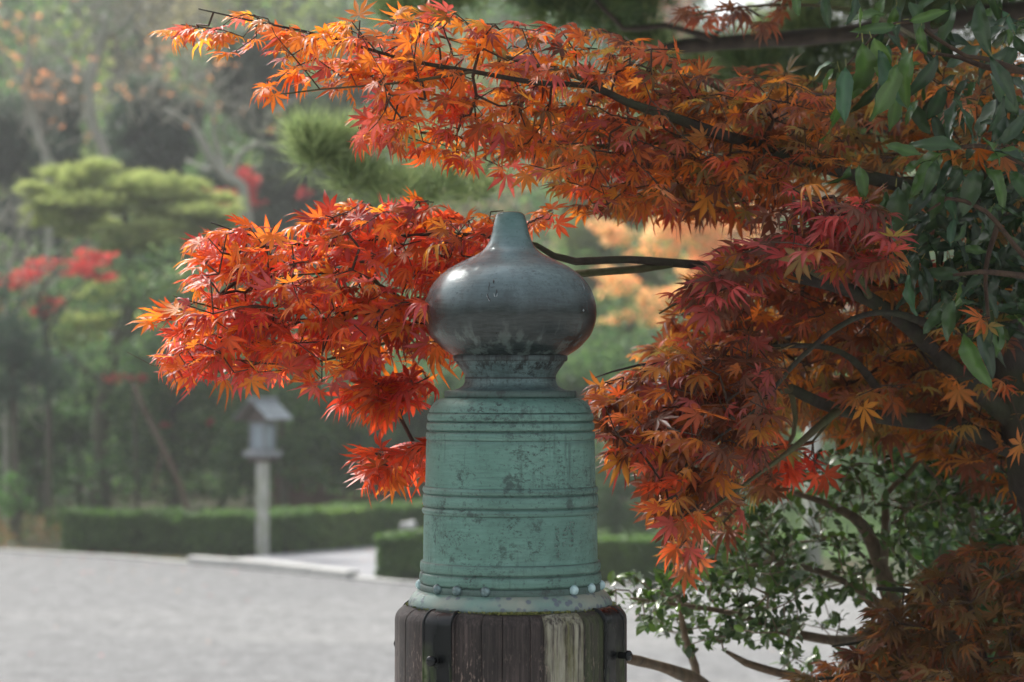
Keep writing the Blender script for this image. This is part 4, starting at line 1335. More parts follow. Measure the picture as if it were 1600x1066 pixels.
TRK = 3.95
maple = thing('maple_tree', 'large maple reaching in from the right with red and orange sprays around the finial', 'maple tree', tuple(P(1700, 900, 4.55) * [1, 1, 0]))
mz = P(1700, 900, 4.55)
trunk_obj([(mz[0], mz[1], -.15), (mz[0] + .02, mz[1], 1.0), P(1660, 900, 4.5), P(1622, 760, 4.45), P(1600, 660, 4.4), P(1575, 540, 4.38), P(1600, 440, 4.4), P(1650, 340, 4.45), P(1690, 150, 4.45), P(1700, -120, 4.4)],
          [.10, .075, .06, .05, .046, .036, .03, .024, .018, .01], M['maple_bark'], maple, step=.06)
for pl in ([(1597, 668, 4.4, .020), (1480, 570, 4.3, .016), (1420, 510, 4.2, .014), (1360, 468, 4.15, .0125), (1290, 442, 4.1, .012), (1215, 428, 4.0, .009)],
           [(1612, 715, 4.42, .022), (1500, 668, 4.4, .017), (1400, 655, 4.35, .014), (1310, 640, 4.3, .011), (1235, 608, 4.2, .010)],
           [(1648, 345, 4.45, .018), (1540, 320, 4.3, .015), (1440, 296, 4.2, .013), (1360, 278, 4.15, .0125), (1270, 255, 4.1, .013), (1180, 225, 4.05, .012)]):
    q = smooth_path([np.append(P(a, b, c), r_) for a, b, c, r_ in pl], .04)
    m_ = MB(); tube(m_, q[:, :3], q[:, 3], 9, rough=.2); m_.obj('limb', M['maple_bark'], maple)

OR, RD, DR, CR, OC, OL, PK = (.92, .27, .025), (.90, .13, .03), (.68, .07, .03), (.80, .08, .05), (.68, .28, .03), (.34, .24, .05), (.72, .11, .08)
BR = (.24, .09, .035)
# upper spray
up_poly = [(265, 22), (330, 18), (430, 24), (500, 30), (600, 30), (690, 10), (760, 24), (850, 34), (960, 48), (1040, 60), (1100, 104), (1180, 98), (1250, 122), (1320, 140), (1330, 250), (1240, 310), (1120, 290), (1000, 312), (935, 330), (880, 300), (840, 265), (760, 270), (700, 245), (630, 222), (580, 212), (535, 205), (560, 180), (610, 160), (560, 132), (450, 135), (390, 150), (410, 128), (455, 105), (380, 84), (250, 42)]
spray(maple, 'maple', [
    [(1185, 226, 4.05, .010), (1120, 208, 3.98, .009), (1040, 180, 3.93, .008), (980, 160, 3.9, .0065), (920, 134, 3.88, .005), (840, 130, 3.85, .0042), (740, 112, 3.82, .0036), (640, 95, 3.8, .003), (560, 72, 3.78, .0026), (480, 50, 3.75, .002), (400, 34, 3.73, .0016), (310, 14, 3.72, .001)],
    [(980, 160, 3.9, .005), (900, 120, 3.9, .004), (810, 95, 3.9, .0032), (700, 60, 3.92, .0022), (610, 40, 3.92, .0014)],
    [(1120, 208, 3.98, .006), (1000, 225, 4.0, .005), (880, 230, 4.0, .004), (760, 220, 4.0, .003), (640, 205, 3.95, .002), (560, 200, 3.9, .0014)],
    [(1185, 226, 4.1, .007), (1150, 160, 4.2, .005), (1090, 120, 4.2, .004), (1000, 85, 4.15, .003)],
    [(740, 112, 3.82, .0026), (620, 130, 3.76, .002), (500, 140, 3.74, .0015), (420, 150, 3.72, .0009)]],
    sample_region(up_poly, 820, lambda x, y: 3.78 + max(0, x - 500) / 900 * .38, .085, holes=[[(250, 50), (480, 85), (440, 60), (250, 40)], [(430, 165), (600, 150), (640, 165), (560, 195), (450, 190)], [(600, 245), (700, 262), (800, 300), (600, 300)]], layer=(.16, 30)),
    (lambda f1, f2: (lambda p: (f1 if p[0] < .12 + .12 * RG.normal() else f2)(p)))(pal([RD, (.95, .36, .03), (.70, .17, .12), OR, (.96, .44, .04), (.92, .2, .03), OR, (.62, .13, .10), OR], seed=3), pal([OC, BR, (.6, .2, .03), OL, (.75, .25, .03), (.5, .12, .04)], seed=5)), (-.75, -.15, -.15), size=.034, twigr=.0009, per=(1, 3), mid_prob=.5)
# left lower spray
lo_poly = [(312, 364), (345, 345), (402, 348), (450, 345), (500, 322), (540, 312), (600, 312), (660, 308), (720, 322), (780, 330), (850, 315), (880, 335), (830, 370), (800, 420), (790, 560), (716, 560), (690, 545), (660, 560), (600, 570), (560, 588), (500, 600), (440, 598), (380, 582), (310, 585), (268, 572), (260, 535), (238, 498), (280, 475), (312, 450), (308, 410)]
spray(maple, 'maple', [
    [(1215, 428, 4.0, .0095), (1130, 418, 3.97, .0085), (1050, 411, 3.95, .0075), (980, 406, 3.93, .0065), (900, 409, 3.92, .0058), (865, 400, 3.91, .0052), (838, 383, 3.9, .004), (780, 372, 3.92, .0036), (700, 365, 3.9, .003), (600, 372, 3.87, .0026), (500, 385, 3.82, .002), (400, 370, 3.78, .0015), (330, 348, 3.76, .001)],
    [(1050, 412, 3.95, .0075), (1000, 421, 3.95, .0068), (950, 425, 3.95, .0062), (905, 428, 3.95, .006), (840, 440, 3.97, .0055), (740, 452, 3.97, .0048), (640, 475, 3.93, .004), (540, 495, 3.88, .003), (440, 500, 3.83, .0022), (350, 485, 3.78, .0015), (270, 462, 3.74, .0008)],
    [(740, 452, 3.97, .0035), (660, 510, 3.95, .003), (560, 550, 3.9, .002), (450, 570, 3.84, .0014), (340, 560, 3.8, .001), (240, 572, 3.76, .0006), (198, 550, 3.75, .0004)],
    [(640, 475, 3.93, .003), (560, 430, 3.85, .002), (460, 430, 3.8, .0014), (370, 440, 3.76, .0008)]],
    sample_region(lo_poly, 760, lambda x, y: 3.80 + max(0, x - 300) / 500 * .12, .085, layer=(-.26, 31)),
    pal([DR, (.92, .2, .03), (.62, .13, .11), OR, (.95, .40, .04), RD, (.70, .16, .13), OR, (.9, .14, .04)], seed=9), (-.85, -.2, -.1), size=.036, twigr=.0009, facing=.1, per=(1, 3), mid_prob=.5)
spray(maple, 'maple', [
    [(905, 520, 4.05, .004), (820, 600, 4.05, .0032), (740, 670, 3.98, .0025), (660, 702, 3.92, .0018), (600, 712, 3.88, .001)]],
    sample_region([(560, 715), (600, 698), (664, 688), (740, 690), (740, 735), (660, 728), (600, 732)], 40, lambda x, y: 3.9, .04) +
    sample_region([(705, 575), (640, 630), (540, 618), (600, 585)], 34, lambda x, y: 3.92, .03),
    pal([RD, (.9, .12, .03), OR, DR], seed=4), (-.85, -.1, -.1), size=.042)
# right: bright edge beside the drum, pinkish sprays in front
spray(maple, 'maple', [
    [(1290, 442, 4.1, .008), (1250, 400, 4.0, .005), (1242, 350, 3.9, .0035), (1240, 300, 3.85, .002)],
    [(1215, 428, 4.0, .006), (1150, 440, 3.92, .004), (1080, 462, 3.86, .003), (1030, 490, 3.82, .0015)],
    [(1360, 468, 4.15, .007), (1330, 400, 4.0, .005), (1330, 350, 3.9, .003)]],
    sample_region([(1250, 275), (1310, 300), (1390, 320), (1400, 410), (1300, 410), (1190, 410), (1120, 480), (1085, 460), (1040, 500), (1045, 475), (1085, 425), (1140, 385), (1210, 345)], 160, lambda x, y: 3.82, .07, layer=(-.5, 34)),
    pal([(.6, .09, .07), PK, BR, (.62, .12, .10), BR, (.5, .08, .05), OC, OL], seed=14), (-.55, -.55, -.35), size=.041, facing=.3, per=(1, 3), mid_prob=.45)
spray(maple, 'maple', [
    [(1400, 655, 4.35, .010), (1330, 560, 4.2, .006), (1240, 540, 4.1, .0045), (1120, 560, 4.0, .0035), (1000, 570, 3.95, .002), (930, 590, 3.95, .001)],
    [(1480, 520, 4.2, .009), (1400, 490, 4.05, .006), (1330, 500, 3.95, .005), (1250, 560, 3.9, .004), (1180, 640, 3.85, .003), (1100, 700, 3.82, .002), (1040, 760, 3.8, .001)],
    [(1235, 608, 4.2, .008), (1150, 620, 4.1, .005), (1060, 640, 4.02, .003), (980, 650, 3.98, .0015)],
    [(1310, 640, 4.3, .008), (1240, 700, 4.0, .005), (1160, 760, 3.9, .003), (1080, 820, 3.88, .0018), (1060, 860, 3.86, .001)]],
    sample_region([(940, 600), (980, 575), (1040, 550), (1110, 530), (1180, 520), (1220, 580), (1200, 650), (1180, 720), (1150, 750), (1100, 790), (1085, 840), (1070, 855), (1020, 820), (1030, 780), (1030, 730), (970, 710), (955, 680), (945, 640)], 430, lambda x, y: 3.95 - max(0, y - 600) / 300 * .08, .10, layer=(-.5, 36)),
    pal([(.8, .14, .03), OC, (.5, .15, .04), OC, BR, (.5, .10, .07), (.62, .2, .04), BR], seed=21), (-.55, -.35, -.5), size=.039, facing=.2, per=(1, 3), mid_prob=.45)
# deeper layers, ochre and rust, behind
back = [
    ([(950, 615), (1000, 565), (1070, 525), (1200, 480), (1350, 430), (1500, 420), (1620, 420), (1620, 700), (1480, 690), (1330, 660), (1240, 620), (1180, 680), (1020, 680), (960, 670)], 400, 4.65, .22, [OC, (.5, .2, .03), OL, BR, OL, OC, (.45, .15, .03)],
     [[(1565, 540, 4.45, .02), (1500, 480, 4.6, .014), (1380, 500, 4.7, .01), (1240, 530, 4.7, .007), (1100, 560, 4.65, .004), (980, 600, 4.6, .002)], [(1612, 715, 4.5, .016), (1480, 650, 4.7, .012), (1340, 600, 4.8, .008), (1200, 620, 4.7, .004), (1050, 650, 4.6, .002)]]),
    ([(1000, 540), (1200, 460), (1400, 420), (1620, 400), (1620, 720), (1400, 690), (1200, 660), (1000, 660)], 240, 5.1, .15, [OL, (.3, .14, .03), OC, BR],
     [[(1612, 715, 4.6, .014), (1520, 600, 5.0, .010), (1380, 560, 5.1, .007), (1200, 560, 5.1, .004), (1050, 600, 5.1, .002)]]),
    ([(1060, 120), (1180, 100), (1300, 130), (1420, 60), (1500, 80), (1620, 60), (1620, 420), (1500, 420), (1390, 330), (1290, 270), (1180, 250), (1100, 190)], 330, 4.7, .25, [OC, OL, (.45, .2, .04), OL, (.6, .2, .04), BR],
     [[(1655, 330, 4.45, .016), (1560, 290, 4.5, .013), (1480, 240, 4.6, .012), (1380, 200, 4.75, .009), (1260, 180, 4.75, .006), (1120, 160, 4.7, .003)], [(1680, 200, 4.45, .014), (1600, 200, 4.6, .01), (1500, 120, 4.8, .006), (1420, 100, 4.8, .003)]]),
    ([(780, 190), (900, 170), (1060, 180), (1180, 230), (1260, 260), (1240, 320), (1120, 330), (980, 330), (900, 300), (850, 250)], 130, 4.35, .15, [OL, BR, OC, (.7, .2, .03), DR],
     [[(1180, 225, 4.05, .008), (1100, 250, 4.3, .005), (980, 260, 4.4, .003), (860, 240, 4.35, .0015)]]),
    ([(1150, 700), (1220, 680), (1250, 700), (1200, 760), (1120, 850), (1080, 890), (1060, 870), (1110, 790)], 40, 4.25, .1, [BR, (.42, .13, .04), OL, BR],
     [[(1235, 608, 4.2, .006), (1240, 680, 4.25, .004), (1180, 760, 4.25, .0025), (1110, 840, 4.25, .0015)]]),
    ([(1200, 690), (1290, 690), (1290, 735), (1200, 740)], 12, 4.3, .05, [(.9, .08, .03), RD], [[(1310, 640, 4.3, .005), (1270, 690, 4.3, .002)]]),
    ([(1400, 660), (1620, 690), (1620, 780), (1500, 730)], 26, 4.6, .12, [BR, OC, (.5, .14, .03)], [[(1500, 668, 4.4, .006), (1480, 720, 4.6, .004)]]),
    ([(1050, 10), (1130, 0), (1240, -5), (1250, 30), (1120, 30)], 14, 5.0, .1, [BR, (.5, .13, .05)], [[(1500, 100, 4.6, .006), (1350, 20, 5.0, .004), (1200, 8, 5.0, .003), (1080, 25, 5.0, .0015)]])]
back.append(([(1060, 470), (1130, 410), (1230, 350), (1400, 330), (1450, 430), (1330, 480), (1200, 520), (1060, 545)], 120, 4.4, .12, [OC, (.55, .16, .05), BR, (.6, .12, .06), OR],
     [[(1420, 510, 4.2, .008), (1340, 430, 4.35, .006), (1230, 430, 4.4, .004), (1100, 490, 4.4, .002)]]))
for poly, n_, d0, sg, cs, mains in back:
    n_ = int(n_ * 1.7) if n_ > 100 else n_
    spray(maple, 'maple', mains, sample_region(poly, n_, lambda x, y, d0=d0: d0, sg, clump=1.6, layer=(-.3 if d0 > 4.5 and poly[0][1] > 300 else .1, 34) if n_ > 100 else None), pal(cs, seed=d0 * 7), (-.5, -.1, -.35), size=.042, per=(2, 3), mid_prob=.5)

# second, lower maple at the bottom right
m2 = P(1640, 1060, 4.9)
maple2 = thing('maple_tree', 'low rusty brown maple filling the bottom right corner over the green shrub', 'maple tree', (m2[0], m2[1], 0))
trunk_obj([(m2[0], m2[1], -.1), (m2[0], m2[1], .8), (m2[0] - .05, m2[1] - .1, 1.5), P(1560, 1100, 4.6), P(1530, 1040, 4.5), P(1510, 950, 4.45), P(1500, 880, 4.4)], [.06, .045, .036, .026, .02, .014, .007], M['maple_bark'], maple2, step=.06)
spray(maple2, 'maple2', [[(1545, 1080, 4.55, .012), (1480, 1020, 4.4, .008), (1400, 1000, 4.3, .005), (1300, 1010, 4.25, .002)], [(1520, 990, 4.45, .010), (1440, 930, 4.3, .006), (1370, 920, 4.25, .003)], [(1560, 1100, 4.6, .01), (1450, 1080, 4.4, .006), (1330, 1060, 4.3, .004), (1240, 1064, 4.25, .002)], [(1545, 1080, 4.55, .01), (1590, 960, 4.4, .005), (1600, 880, 4.4, .003)]],
      sample_region([(1230, 1090), (1260, 1050), (1340, 1020), (1370, 980), (1350, 950), (1430, 930), (1460, 890), (1530, 850), (1620, 840), (1640, 1120), (1220, 1120)], 480, lambda x, y: 4.35, .16, clump=1.6),
      pal([(.22, .12, .035), (.20, .12, .03), (.28, .14, .03), (.18, .13, .035), (.45, .16, .03), BR], seed=31), (-.65, -.2, -.1), size=.038, per=(2, 4))

# ------------------------------------------------------------------ dark pine in the middle distance, its limb crossing behind the maple
PN = 7.5
pb = P(1830, 1000, PN)
pine = thing('dark_pine', 'old dark pine whose black limb and needle pads show behind the upper maple spray', 'pine tree', (pb[0], pb[1], 0))
trunk_obj([(pb[0], pb[1], -.1), (pb[0] - .05, pb[1], 1.5), P(1790, 400, PN), P(1740, 0, PN), P(1700, -400, PN), P(1660, -700, PN)], [.2, .17, .14, .11, .08, .04], M['pine_bark'], pine, step=.15)
for pl in ([(1760, 60, PN, .05), (1600, 20, PN, .036), (1480, 34, PN, .030), (1330, 50, PN, .025), (1200, 62, PN, .024), (1100, 70, PN, .021), (1040, 78, PN, .017), (960, 120, PN, .012), (860, 190, PN, .009), (760, 260, PN, .006)],
           [(1130, 66, PN, .012), (1040, 40, PN - .1, .010), (975, 45, PN - .1, .009), (940, 10, PN - .1, .007), (900, -40, PN - .1, .005)],
           [(1100, 70, PN, .008), (1150, 30, PN, .005), (1230, -5, PN, .003)],
           [(860, 190, PN, .006), (700, 270, PN + .2, .005), (600, 280, PN + .2, .004), (500, 250, PN + .2, .002)],
           [(1720, -200, PN, .04), (1400, -260, PN, .03), (1100, -220, PN, .02), (800, -160, PN, .012)]):
    q = smooth_path([np.append(P(a, b, c), r_) for a, b, c, r_ in pl], .06)
    m_ = MB(); tube(m_, q[:, :3], q[:, 3], 8, rough=.5); m_.obj('limb', M['pine_bark'], pine)
nd, nd2 = MB(), MB()
mp = PN / FPX
for x_, y_, rx, ry, dd, n_, pale in ((1240, 55, 60, 22, .3, 160, 1), (1010, 70, 40, 16, .3, 90, 0), (1330, 80, 80, 24, .3, 160, 0), (1160, 90, 60, 16, .3, 130, 0), (1450, 20, 70, 40, .4, 200, 0), (1580, 20, 80, 50, .4, 200, 0), (500, 245, 45, 22, .2, 150, 1), (560, 285, 60, 22, .2, 110, 1), (640, 305, 70, 22, .2, 110, 1), (540, 225, 50, 16, .3, 120, 1), (730, 290, 60, 26, .1, 100, 1), (480, 215, 24, 12, .2, 60, 1), (650, 230, 50, 26, .3, 60, 1),
                                      (640, 18, 60, 22, .3, 120, 0), (720, -5, 50, 20, .3, 90, 0), (880, 10, 60, 26, .1, 150, 0), (960, 30, 60, 28, .2, 150, 0), (1010, -5, 45, 20, 0, 80, 0), (820, -20, 80, 30, 0, 150, 0),
                                      (1060, 105, 50, 16, .2, 90, 1), (1180, 120, 90, 34, .3, 220, 0), (1300, 140, 80, 40, .3, 220, 0), (1400, 90, 70, 40, .4, 180, 0), (1280, 20, 70, 26, .3, 160, 1), (1180, 210, 80, 40, .5, 180, 0), (1050, 180, 60, 40, .5, 120, 0), (1350, 230, 80, 50, .5, 200, 0), (1400, 10, 80, 30, .3, 160, 0), (1520, 60, 80, 60, .3, 200, 0)):
    cols_ = [(.19, .25, .12), (.24, .29, .15), (.13, .18, .09)] if pale else [(.05, .085, .035), (.07, .115, .045), (.04, .07, .03), (.10, .13, .05)]
    needles(nd, P(x_, y_, PN + dd), (rx * mp, rx * mp, ry * mp), n_, .11, cols_, width=.0022, up=.7, flat=False)
nd.obj('needles', M['far_leaf'], pine)
for x_, y_, rx, ry in ((900, -190, 260, 60), (1200, -260, 300, 80), (1500, -250, 280, 90), (1750, -150, 240, 120), (1400, -480, 320, 90), (1700, -520, 300, 90), (1650, -800, 300, 90)):
    needles(nd2, P(x_, y_, PN), (rx * mp, rx * mp * 1.3, ry * mp), 900, .14, GREEN_DARK + GREEN_MID, width=.006, up=.7, flat=False)
for i in range(70):  # unseen needle clumps added overhead to shade the right side and finial
    cx_, cy_, cz_ = rs.uniform(-.75, 2.6), rs.uniform(4.9, 7.2), rs.uniform(4.5, 5.9)
    cx_ += (cz_ - 4.5) * -.25
    needles(nd2, (cx_, cy_, cz_), (.42, .42, .16), 150, .15, GREEN_DARK + GREEN_MID, width=.007, up=.7, flat=False)
nd2.obj('upper_shade_needles', M['far_leaf'], pine)

# ------------------------------------------------------------------ glossy-leaved evergreen hanging in at the upper right
ED = 4.0
eb = P(1790, 1000, 4.5)
everg = thing('glossy_evergreen', 'glossy dark green broad-leaved evergreen hanging in from the upper right corner', 'evergreen tree', (eb[0], eb[1], 0))
trunk_obj([(eb[0], eb[1], -.1), (eb[0] + .02, eb[1], 1.2), P(1760, 700, 4.5), P(1750, 300, 4.45), P(1740, -100, 4.4), P(1700, -500, 4.35), P(1680, -900, 4.3)], [.13, .11, .095, .085, .07, .05, .03], M['brown_bark'], everg, step=.1)
tw_ev = MB()


def ebranch(pl, rot=None):
    q = smooth_path([np.append(P(a, b, c), r_) for a, b, c, r_ in pl], .025)
    m_ = MB(); tube(m_, q[:, :3], q[:, 3], 7, rough=.25); m_.obj('branch', M['dark_twig'], everg)
    return q


eb_lines = [
    [(1750, 160, 4.4, .014), (1660, 125, 4.1, .009), (1600, 112, 3.98, .006), (1540, 105, 3.95, .005), (1500, 90, 3.92, .0035), (1440, 82, 3.9, .002)],
    [(1600, 112, 3.98, .005), (1540, 92, 3.92, .004), (1510, 88, 3.9, .0034), (1455, 55, 3.88, .003), (1432, 36, 3.86, .0028), (1400, 36, 3.85, .0022), (1360, 62, 3.84, .0018), (1322, 104, 3.84, .001)],
    [(1750, 350, 4.4, .014), (1660, 300, 4.1, .008), (1590, 250, 3.95, .006), (1530, 228, 3.88, .004), (1470, 235, 3.85, .0025)],
    [(1750, 480, 4.4, .012), (1660, 440, 4.1, .008), (1600, 400, 3.95, .005), (1540, 330, 3.9, .004), (1480, 310, 3.88, .003), (1450, 330, 3.86, .0015)],
    [(1660, 440, 4.1, .006), (1590, 430, 3.95, .005), (1530, 425, 3.9, .004), (1490, 430, 3.88, .0025)],
    [(1750, 20, 4.4, .012), (1640, -20, 4.1, .008), (1560, -10, 3.98, .005), (1490, -5, 3.95, .004), (1400, -12, 3.92, .003), (1300, -20, 3.9, .0015)],
    [(1545, 500, 4.0, .003), (1540, 420, 3.95, .004), (1560, 350, 3.95, .005)],
]
ebq = [ebranch(pl) for pl in eb_lines]
GR = [(.013, .038, .018), (.02, .052, .02), (.010, .03, .018), (.022, .06, .02), (.04, .09, .02)]
YG = [(.07, .14, .025), (.06, .12, .025)]


def eleaf(x, y, d, ang_, size_px, nrm=None, col=None, twist=0.0):
    """ang_: heading on the picture plane in degrees, 0 = right, 90 = up"""
    a = math.radians(ang_)
    dv = np.array([math.cos(a), RG.normal() * .25, math.sin(a)])
    nr = np.array([RG.normal() * .7, -1.0, .8 + RG.normal() * .7]) if nrm is None else np.array(nrm, float)
    c = np.array(col if col is not None else GR[RG.integers(0, len(GR))]) * RG.uniform(.75, 1.25)
    place_leaf('everg', 'glossy', P(x, y, d), dv, nr, size_px * .90 * d / FPX, c, c)


# rosette at the middle right, built leaf by leaf
for x, y, a, sz in ((1500, 232, 150, 78), (1478, 235, 195, 80), (1495, 225, 128, 70), (1520, 225, 100, 80), (1475, 245, 215, 85), (1490, 250, 235, 72), (1465, 250, 250, 60), (1530, 215, 75, 85), (1560, 240, 20, 80), (1560, 225, 45, 70), (1545, 222, 60, 90),
                    (1555, 235, -20, 75), (1540, 260, -60, 72), (1520, 262, -95, 80), (1500, 262, -110, 74), (1590, 200, 160, 70), (1600, 240, 170, 60), (1535, 215, -45, 62), (1475, 290, 240, 60), (1400, 292, 262, 95), (1455, 180, -75, 68), (1500, 150, 250, 72), (1480, 135, 262, 76),
                    (1570, 150, 255, 66), (1590, 180, 110, 74), (1440, 240, 170, 60), (1455, 225, 140, 64)):
    eleaf(x, y, 3.86 + RG.normal() * .03, a + RG.normal() * 5, sz * 1.12)
for x, y, a, sz, c in ((1322, 104, -97, 92, (.03, .085, .06)), (1312, 112, -80, 118, (.03, .085, .06)), (1305, 108, -125, 45, None), (1348, 66, -80, 100, YG[1]), (1362, 60, -75, 78, YG[0]), (1400, 38, -160, 62, YG[1]), (1390, 40, -130, 58, None),
                       (1440, 40, -80, 46, YG[0]), (1420, 30, 10, 62, YG[1]), (1355, 80, -95, 90, YG[0]), (1400, 100, -100, 96, (.045, .11, .035)), (1460, 85, -105, 84, None), (1375, 78, -68, 104, (.045, .105, .035)), (1430, 80, -112, 90, (.05, .12, .035)),
                       (1345, 258, -105, 56, YG[1]), (1330, 258, -115, 52, None), (1342, 262, -80, 48, None), (1300, 98, 178, 36, (.10, .16, .14)), (1290, -10, -88, 55, None), (1330, -12, -55, 70, YG[1]), (1340, -10, -100, 56, None), (1420, 0, -60, 66, None), (1240, -8, -80, 36, None),
                       (1480, 0, -100, 80, None), (1530, 0, -80, 90, (.02, .05, .035)), (1560, 40, 175, 60, None), (1550, 88, -70, 85, (.02, .055, .035)), (1590, 35, 5, 70, None), (1580, 120, -60, 80, None), (1380, 300, -92, 92, (.03, .08, .06)), (1395, 340, -80, 60, (.035, .09, .06)),
                       (1510, 520, -85, 92, (.03, .085, .035)), (1530, 515, -70, 80, (.03, .085, .035)), (1490, 470, -110, 66, (.035, .085, .055)), (1470, 480, -125, 50, None), (1430, 395, -100, 60, None), (1420, 430, -85, 64, (.04, .09, .06)),
                       (1440, 405, -120, 70, None), (1500, 440, -95, 84, None)):
    eleaf(x, y, 3.84 + RG.normal() * .04, a + RG.normal() * 4, sz * 1.15, col=c)
# the dense body of leaves around the drooping twigs
cl_poly = [(1395, 330), (1440, 300), (1500, 270), (1640, 250), (1640, 480), (1560, 520), (1500, 500), (1460, 470), (1425, 440), (1400, 400)]
for x, y, d in sample_region(cl_poly, 300, lambda x, y: 4.12, .07, clump=1.8):
    eleaf(x, y, d, RG.normal() * 70 - 105, RG.uniform(42, 74))
for x, y, d in sample_region([(1380, -40), (1640, -40), (1640, 260), (1560, 240), (1500, 190), (1440, 180), (1340, 110), (1380, 30)], 90, lambda x, y: 4.15, .08, clump=1.8):
    eleaf(x, y, d, RG.normal() * 60 - 95, RG.uniform(42, 80))
# its crown goes on above and beside the picture
for _ in range(1500):
    x, y, d = RG.uniform(1000, 2700), RG.uniform(-1500, -60), RG.uniform(3.2, 6.2)
    if y > -500 and x < 1400 and RG.random() < .5: continue
    eleaf(x, y, d, RG.normal() * 60 - 70, RG.uniform(70, 120), nrm=(RG.normal() * .6, -.3, 1))
for _ in range(700):
    x, y, d = RG.uniform(1670, 2600), RG.uniform(-60, 900), RG.uniform(4.0, 6.2)
    eleaf(x, y, d, RG.normal() * 60 - 70, RG.uniform(80, 120))
for i in range(16):
    a = rs.uniform(0, 2 * PI); z0 = rs.uniform(3.0, 4.4)
    q = [(eb[0], eb[1], z0), (eb[0] + math.cos(a) * .6, eb[1] + math.sin(a) * .6, z0 + .4), (eb[0] + math.cos(a) * 1.3, eb[1] + math.sin(a) * 1.2, z0 + .55)]
    if math.cos(a) < -.2 and z0 < 3.5: continue
    qq = smooth_path([np.append(np.array(p_), r_) for p_, r_ in zip(q, (.03, .018, .006))], .06)
    m_ = MB(); tube(m_, qq[:, :3], qq[:, 3], 6, rough=.2); m_.obj('branch', M['dark_twig'], everg)

# ------------------------------------------------------------------ small-leaved shrub at the lower right
SD = 5.0
sb = P(1400, 1300, SD)
shrub = thing('green_shrub', 'open evergreen shrub with small shiny leaves and crooked brown stems beside the post', 'shrub', (sb[0], sb[1], 0))
smain = []
sdefs = [
    [(1400, 1600, 5.0, .03), (1420, 1300, 5.0, .028), (1425, 1080, 5.0, .024), (1400, 960, 5.0, .020), (1370, 870, 4.95, .017), (1345, 820, 4.9, .013), (1300, 790, 4.85, .008), (1240, 770, 4.8, .004)],
    [(1380, 880, 4.95, .012), (1385, 820, 4.9, .010), (1382, 775, 4.9, .007), (1420, 740, 4.9, .005), (1450, 700, 4.9, .003)],
    [(1420, 1120, 5.0, .016), (1365, 1015, 4.9, .013), (1290, 1000, 4.8, .010), (1220, 985, 4.75, .008), (1150, 960, 4.7, .006), (1060, 945, 4.65, .004), (985, 935, 4.6, .002)],
    [(1430, 1500, 5.0, .02), (1250, 1250, 4.9, .017), (1120, 1090, 4.7, .014), (1060, 1052, 4.6, .012), (1010, 1036, 4.5, .010), (985, 1030, 4.45, .009), (960, 1018, 4.42, .005)],
    [(1250, 1250, 4.9, .012), (1110, 1110, 4.8, .009), (1086, 1040, 4.75, .008), (1068, 985, 4.7, .006), (1062, 930, 4.7, .003)],
    [(1420, 1120, 5.0, .012), (1290, 1070, 4.8, .009), (1215, 1050, 4.72, .008), (1165, 1035, 4.7, .007), (1130, 1015, 4.68, .003)],
    [(1425, 1080, 5.0, .016), (1500, 960, 5.1, .013), (1520, 860, 5.1, .010), (1510, 740, 5.1, .006), (1480, 690, 5.1, .003)],
    [(1400, 960, 5.0, .010), (1300, 900, 4.9, .007), (1200, 880, 4.8, .005), (1120, 900, 4.75, .003)],
]
for pl in sdefs:
    pts = [P(a, b, c) for a, b, c, r_ in pl]
    if pl[0][1] == 1600: pts[0] = np.array([sb[0], sb[1], -.05])
    q = smooth_path([np.append(p_, t[3]) for p_, t in zip(pts, pl)], .03)
    m_ = MB(); tube(m_, q[:, :3], q[:, 3], 8, rough=.35); m_.obj('stem', M['brown_bark'], shrub)
    d_ = np.linalg.norm(np.diff(q[:, :3], axis=0), axis=1); al = np.concatenate([[0], np.cumsum(d_)])
    msk = q[:, 2] > 1.9
    smain.append(np.concatenate([q[msk][:, :3], (al[msk] * .2)[:, None]], 1))
sreg = sample_region([(950, 905), (1060, 890), (1180, 900), (1220, 860), (1260, 960), (1240, 1010), (1150, 1000), (1080, 1010), (1000, 975), (955, 950)], 150, lambda x, y: 4.72, .10, clump=1.2)
sreg += sample_region([(1150, 880), (1170, 800), (1240, 740), (1330, 690), (1500, 640), (1630, 680), (1630, 850), (1500, 850), (1400, 930), (1300, 940), (1220, 920)], 330, lambda x, y: 4.95, .16, clump=1.2)
sreg += sample_region([(1060, 900), (1130, 830), (1190, 790), (1230, 860), (1180, 910)], 40, lambda x, y: 4.85, .08, clump=1)
sreg += sample_region([(1200, 980), (1400, 930), (1500, 980), (1400, 1090), (1230, 1080)], 50, lambda x, y: 4.9, .10, clump=1)
pos, par, tips = grow(np.concatenate(smain), [P(*t) for t in sreg], step=.03)
mb_ = MB(); twig_mesh(mb_, pos, par, .0011); tw = mb_.obj('twigs', M['brown_bark'], shrub); tw['kind'] = 'stuff'
n0 = sum(len(a) for a in smain); tipset = set(tips)
SG = [(.045, .085, .03), (.06, .11, .035), (.03, .065, .025), (.08, .14, .04)]
for i in range(n0, len(pos)):
    t = pos[i] - pos[par[i]]; t = t / (np.linalg.norm(t) + 1e-9)
    for q in range(RG.integers(4, 8) if i in tipset else RG.integers(0, 4)):
        dv = t * .6 + rand_dirs(1)[0] * .9 + np.array([0, 0, .15]); nr = np.array([0, -.2, 1.0]) + RG.normal(size=3) * .5
        c = np.array(SG[RG.integers(0, 4)]) * RG.uniform(.7, 1.3)
        place_leaf('shrub', 'small', pos[i] + RG.normal(size=3) * .006, dv, nr, RG.uniform(.020, .032), c, c)
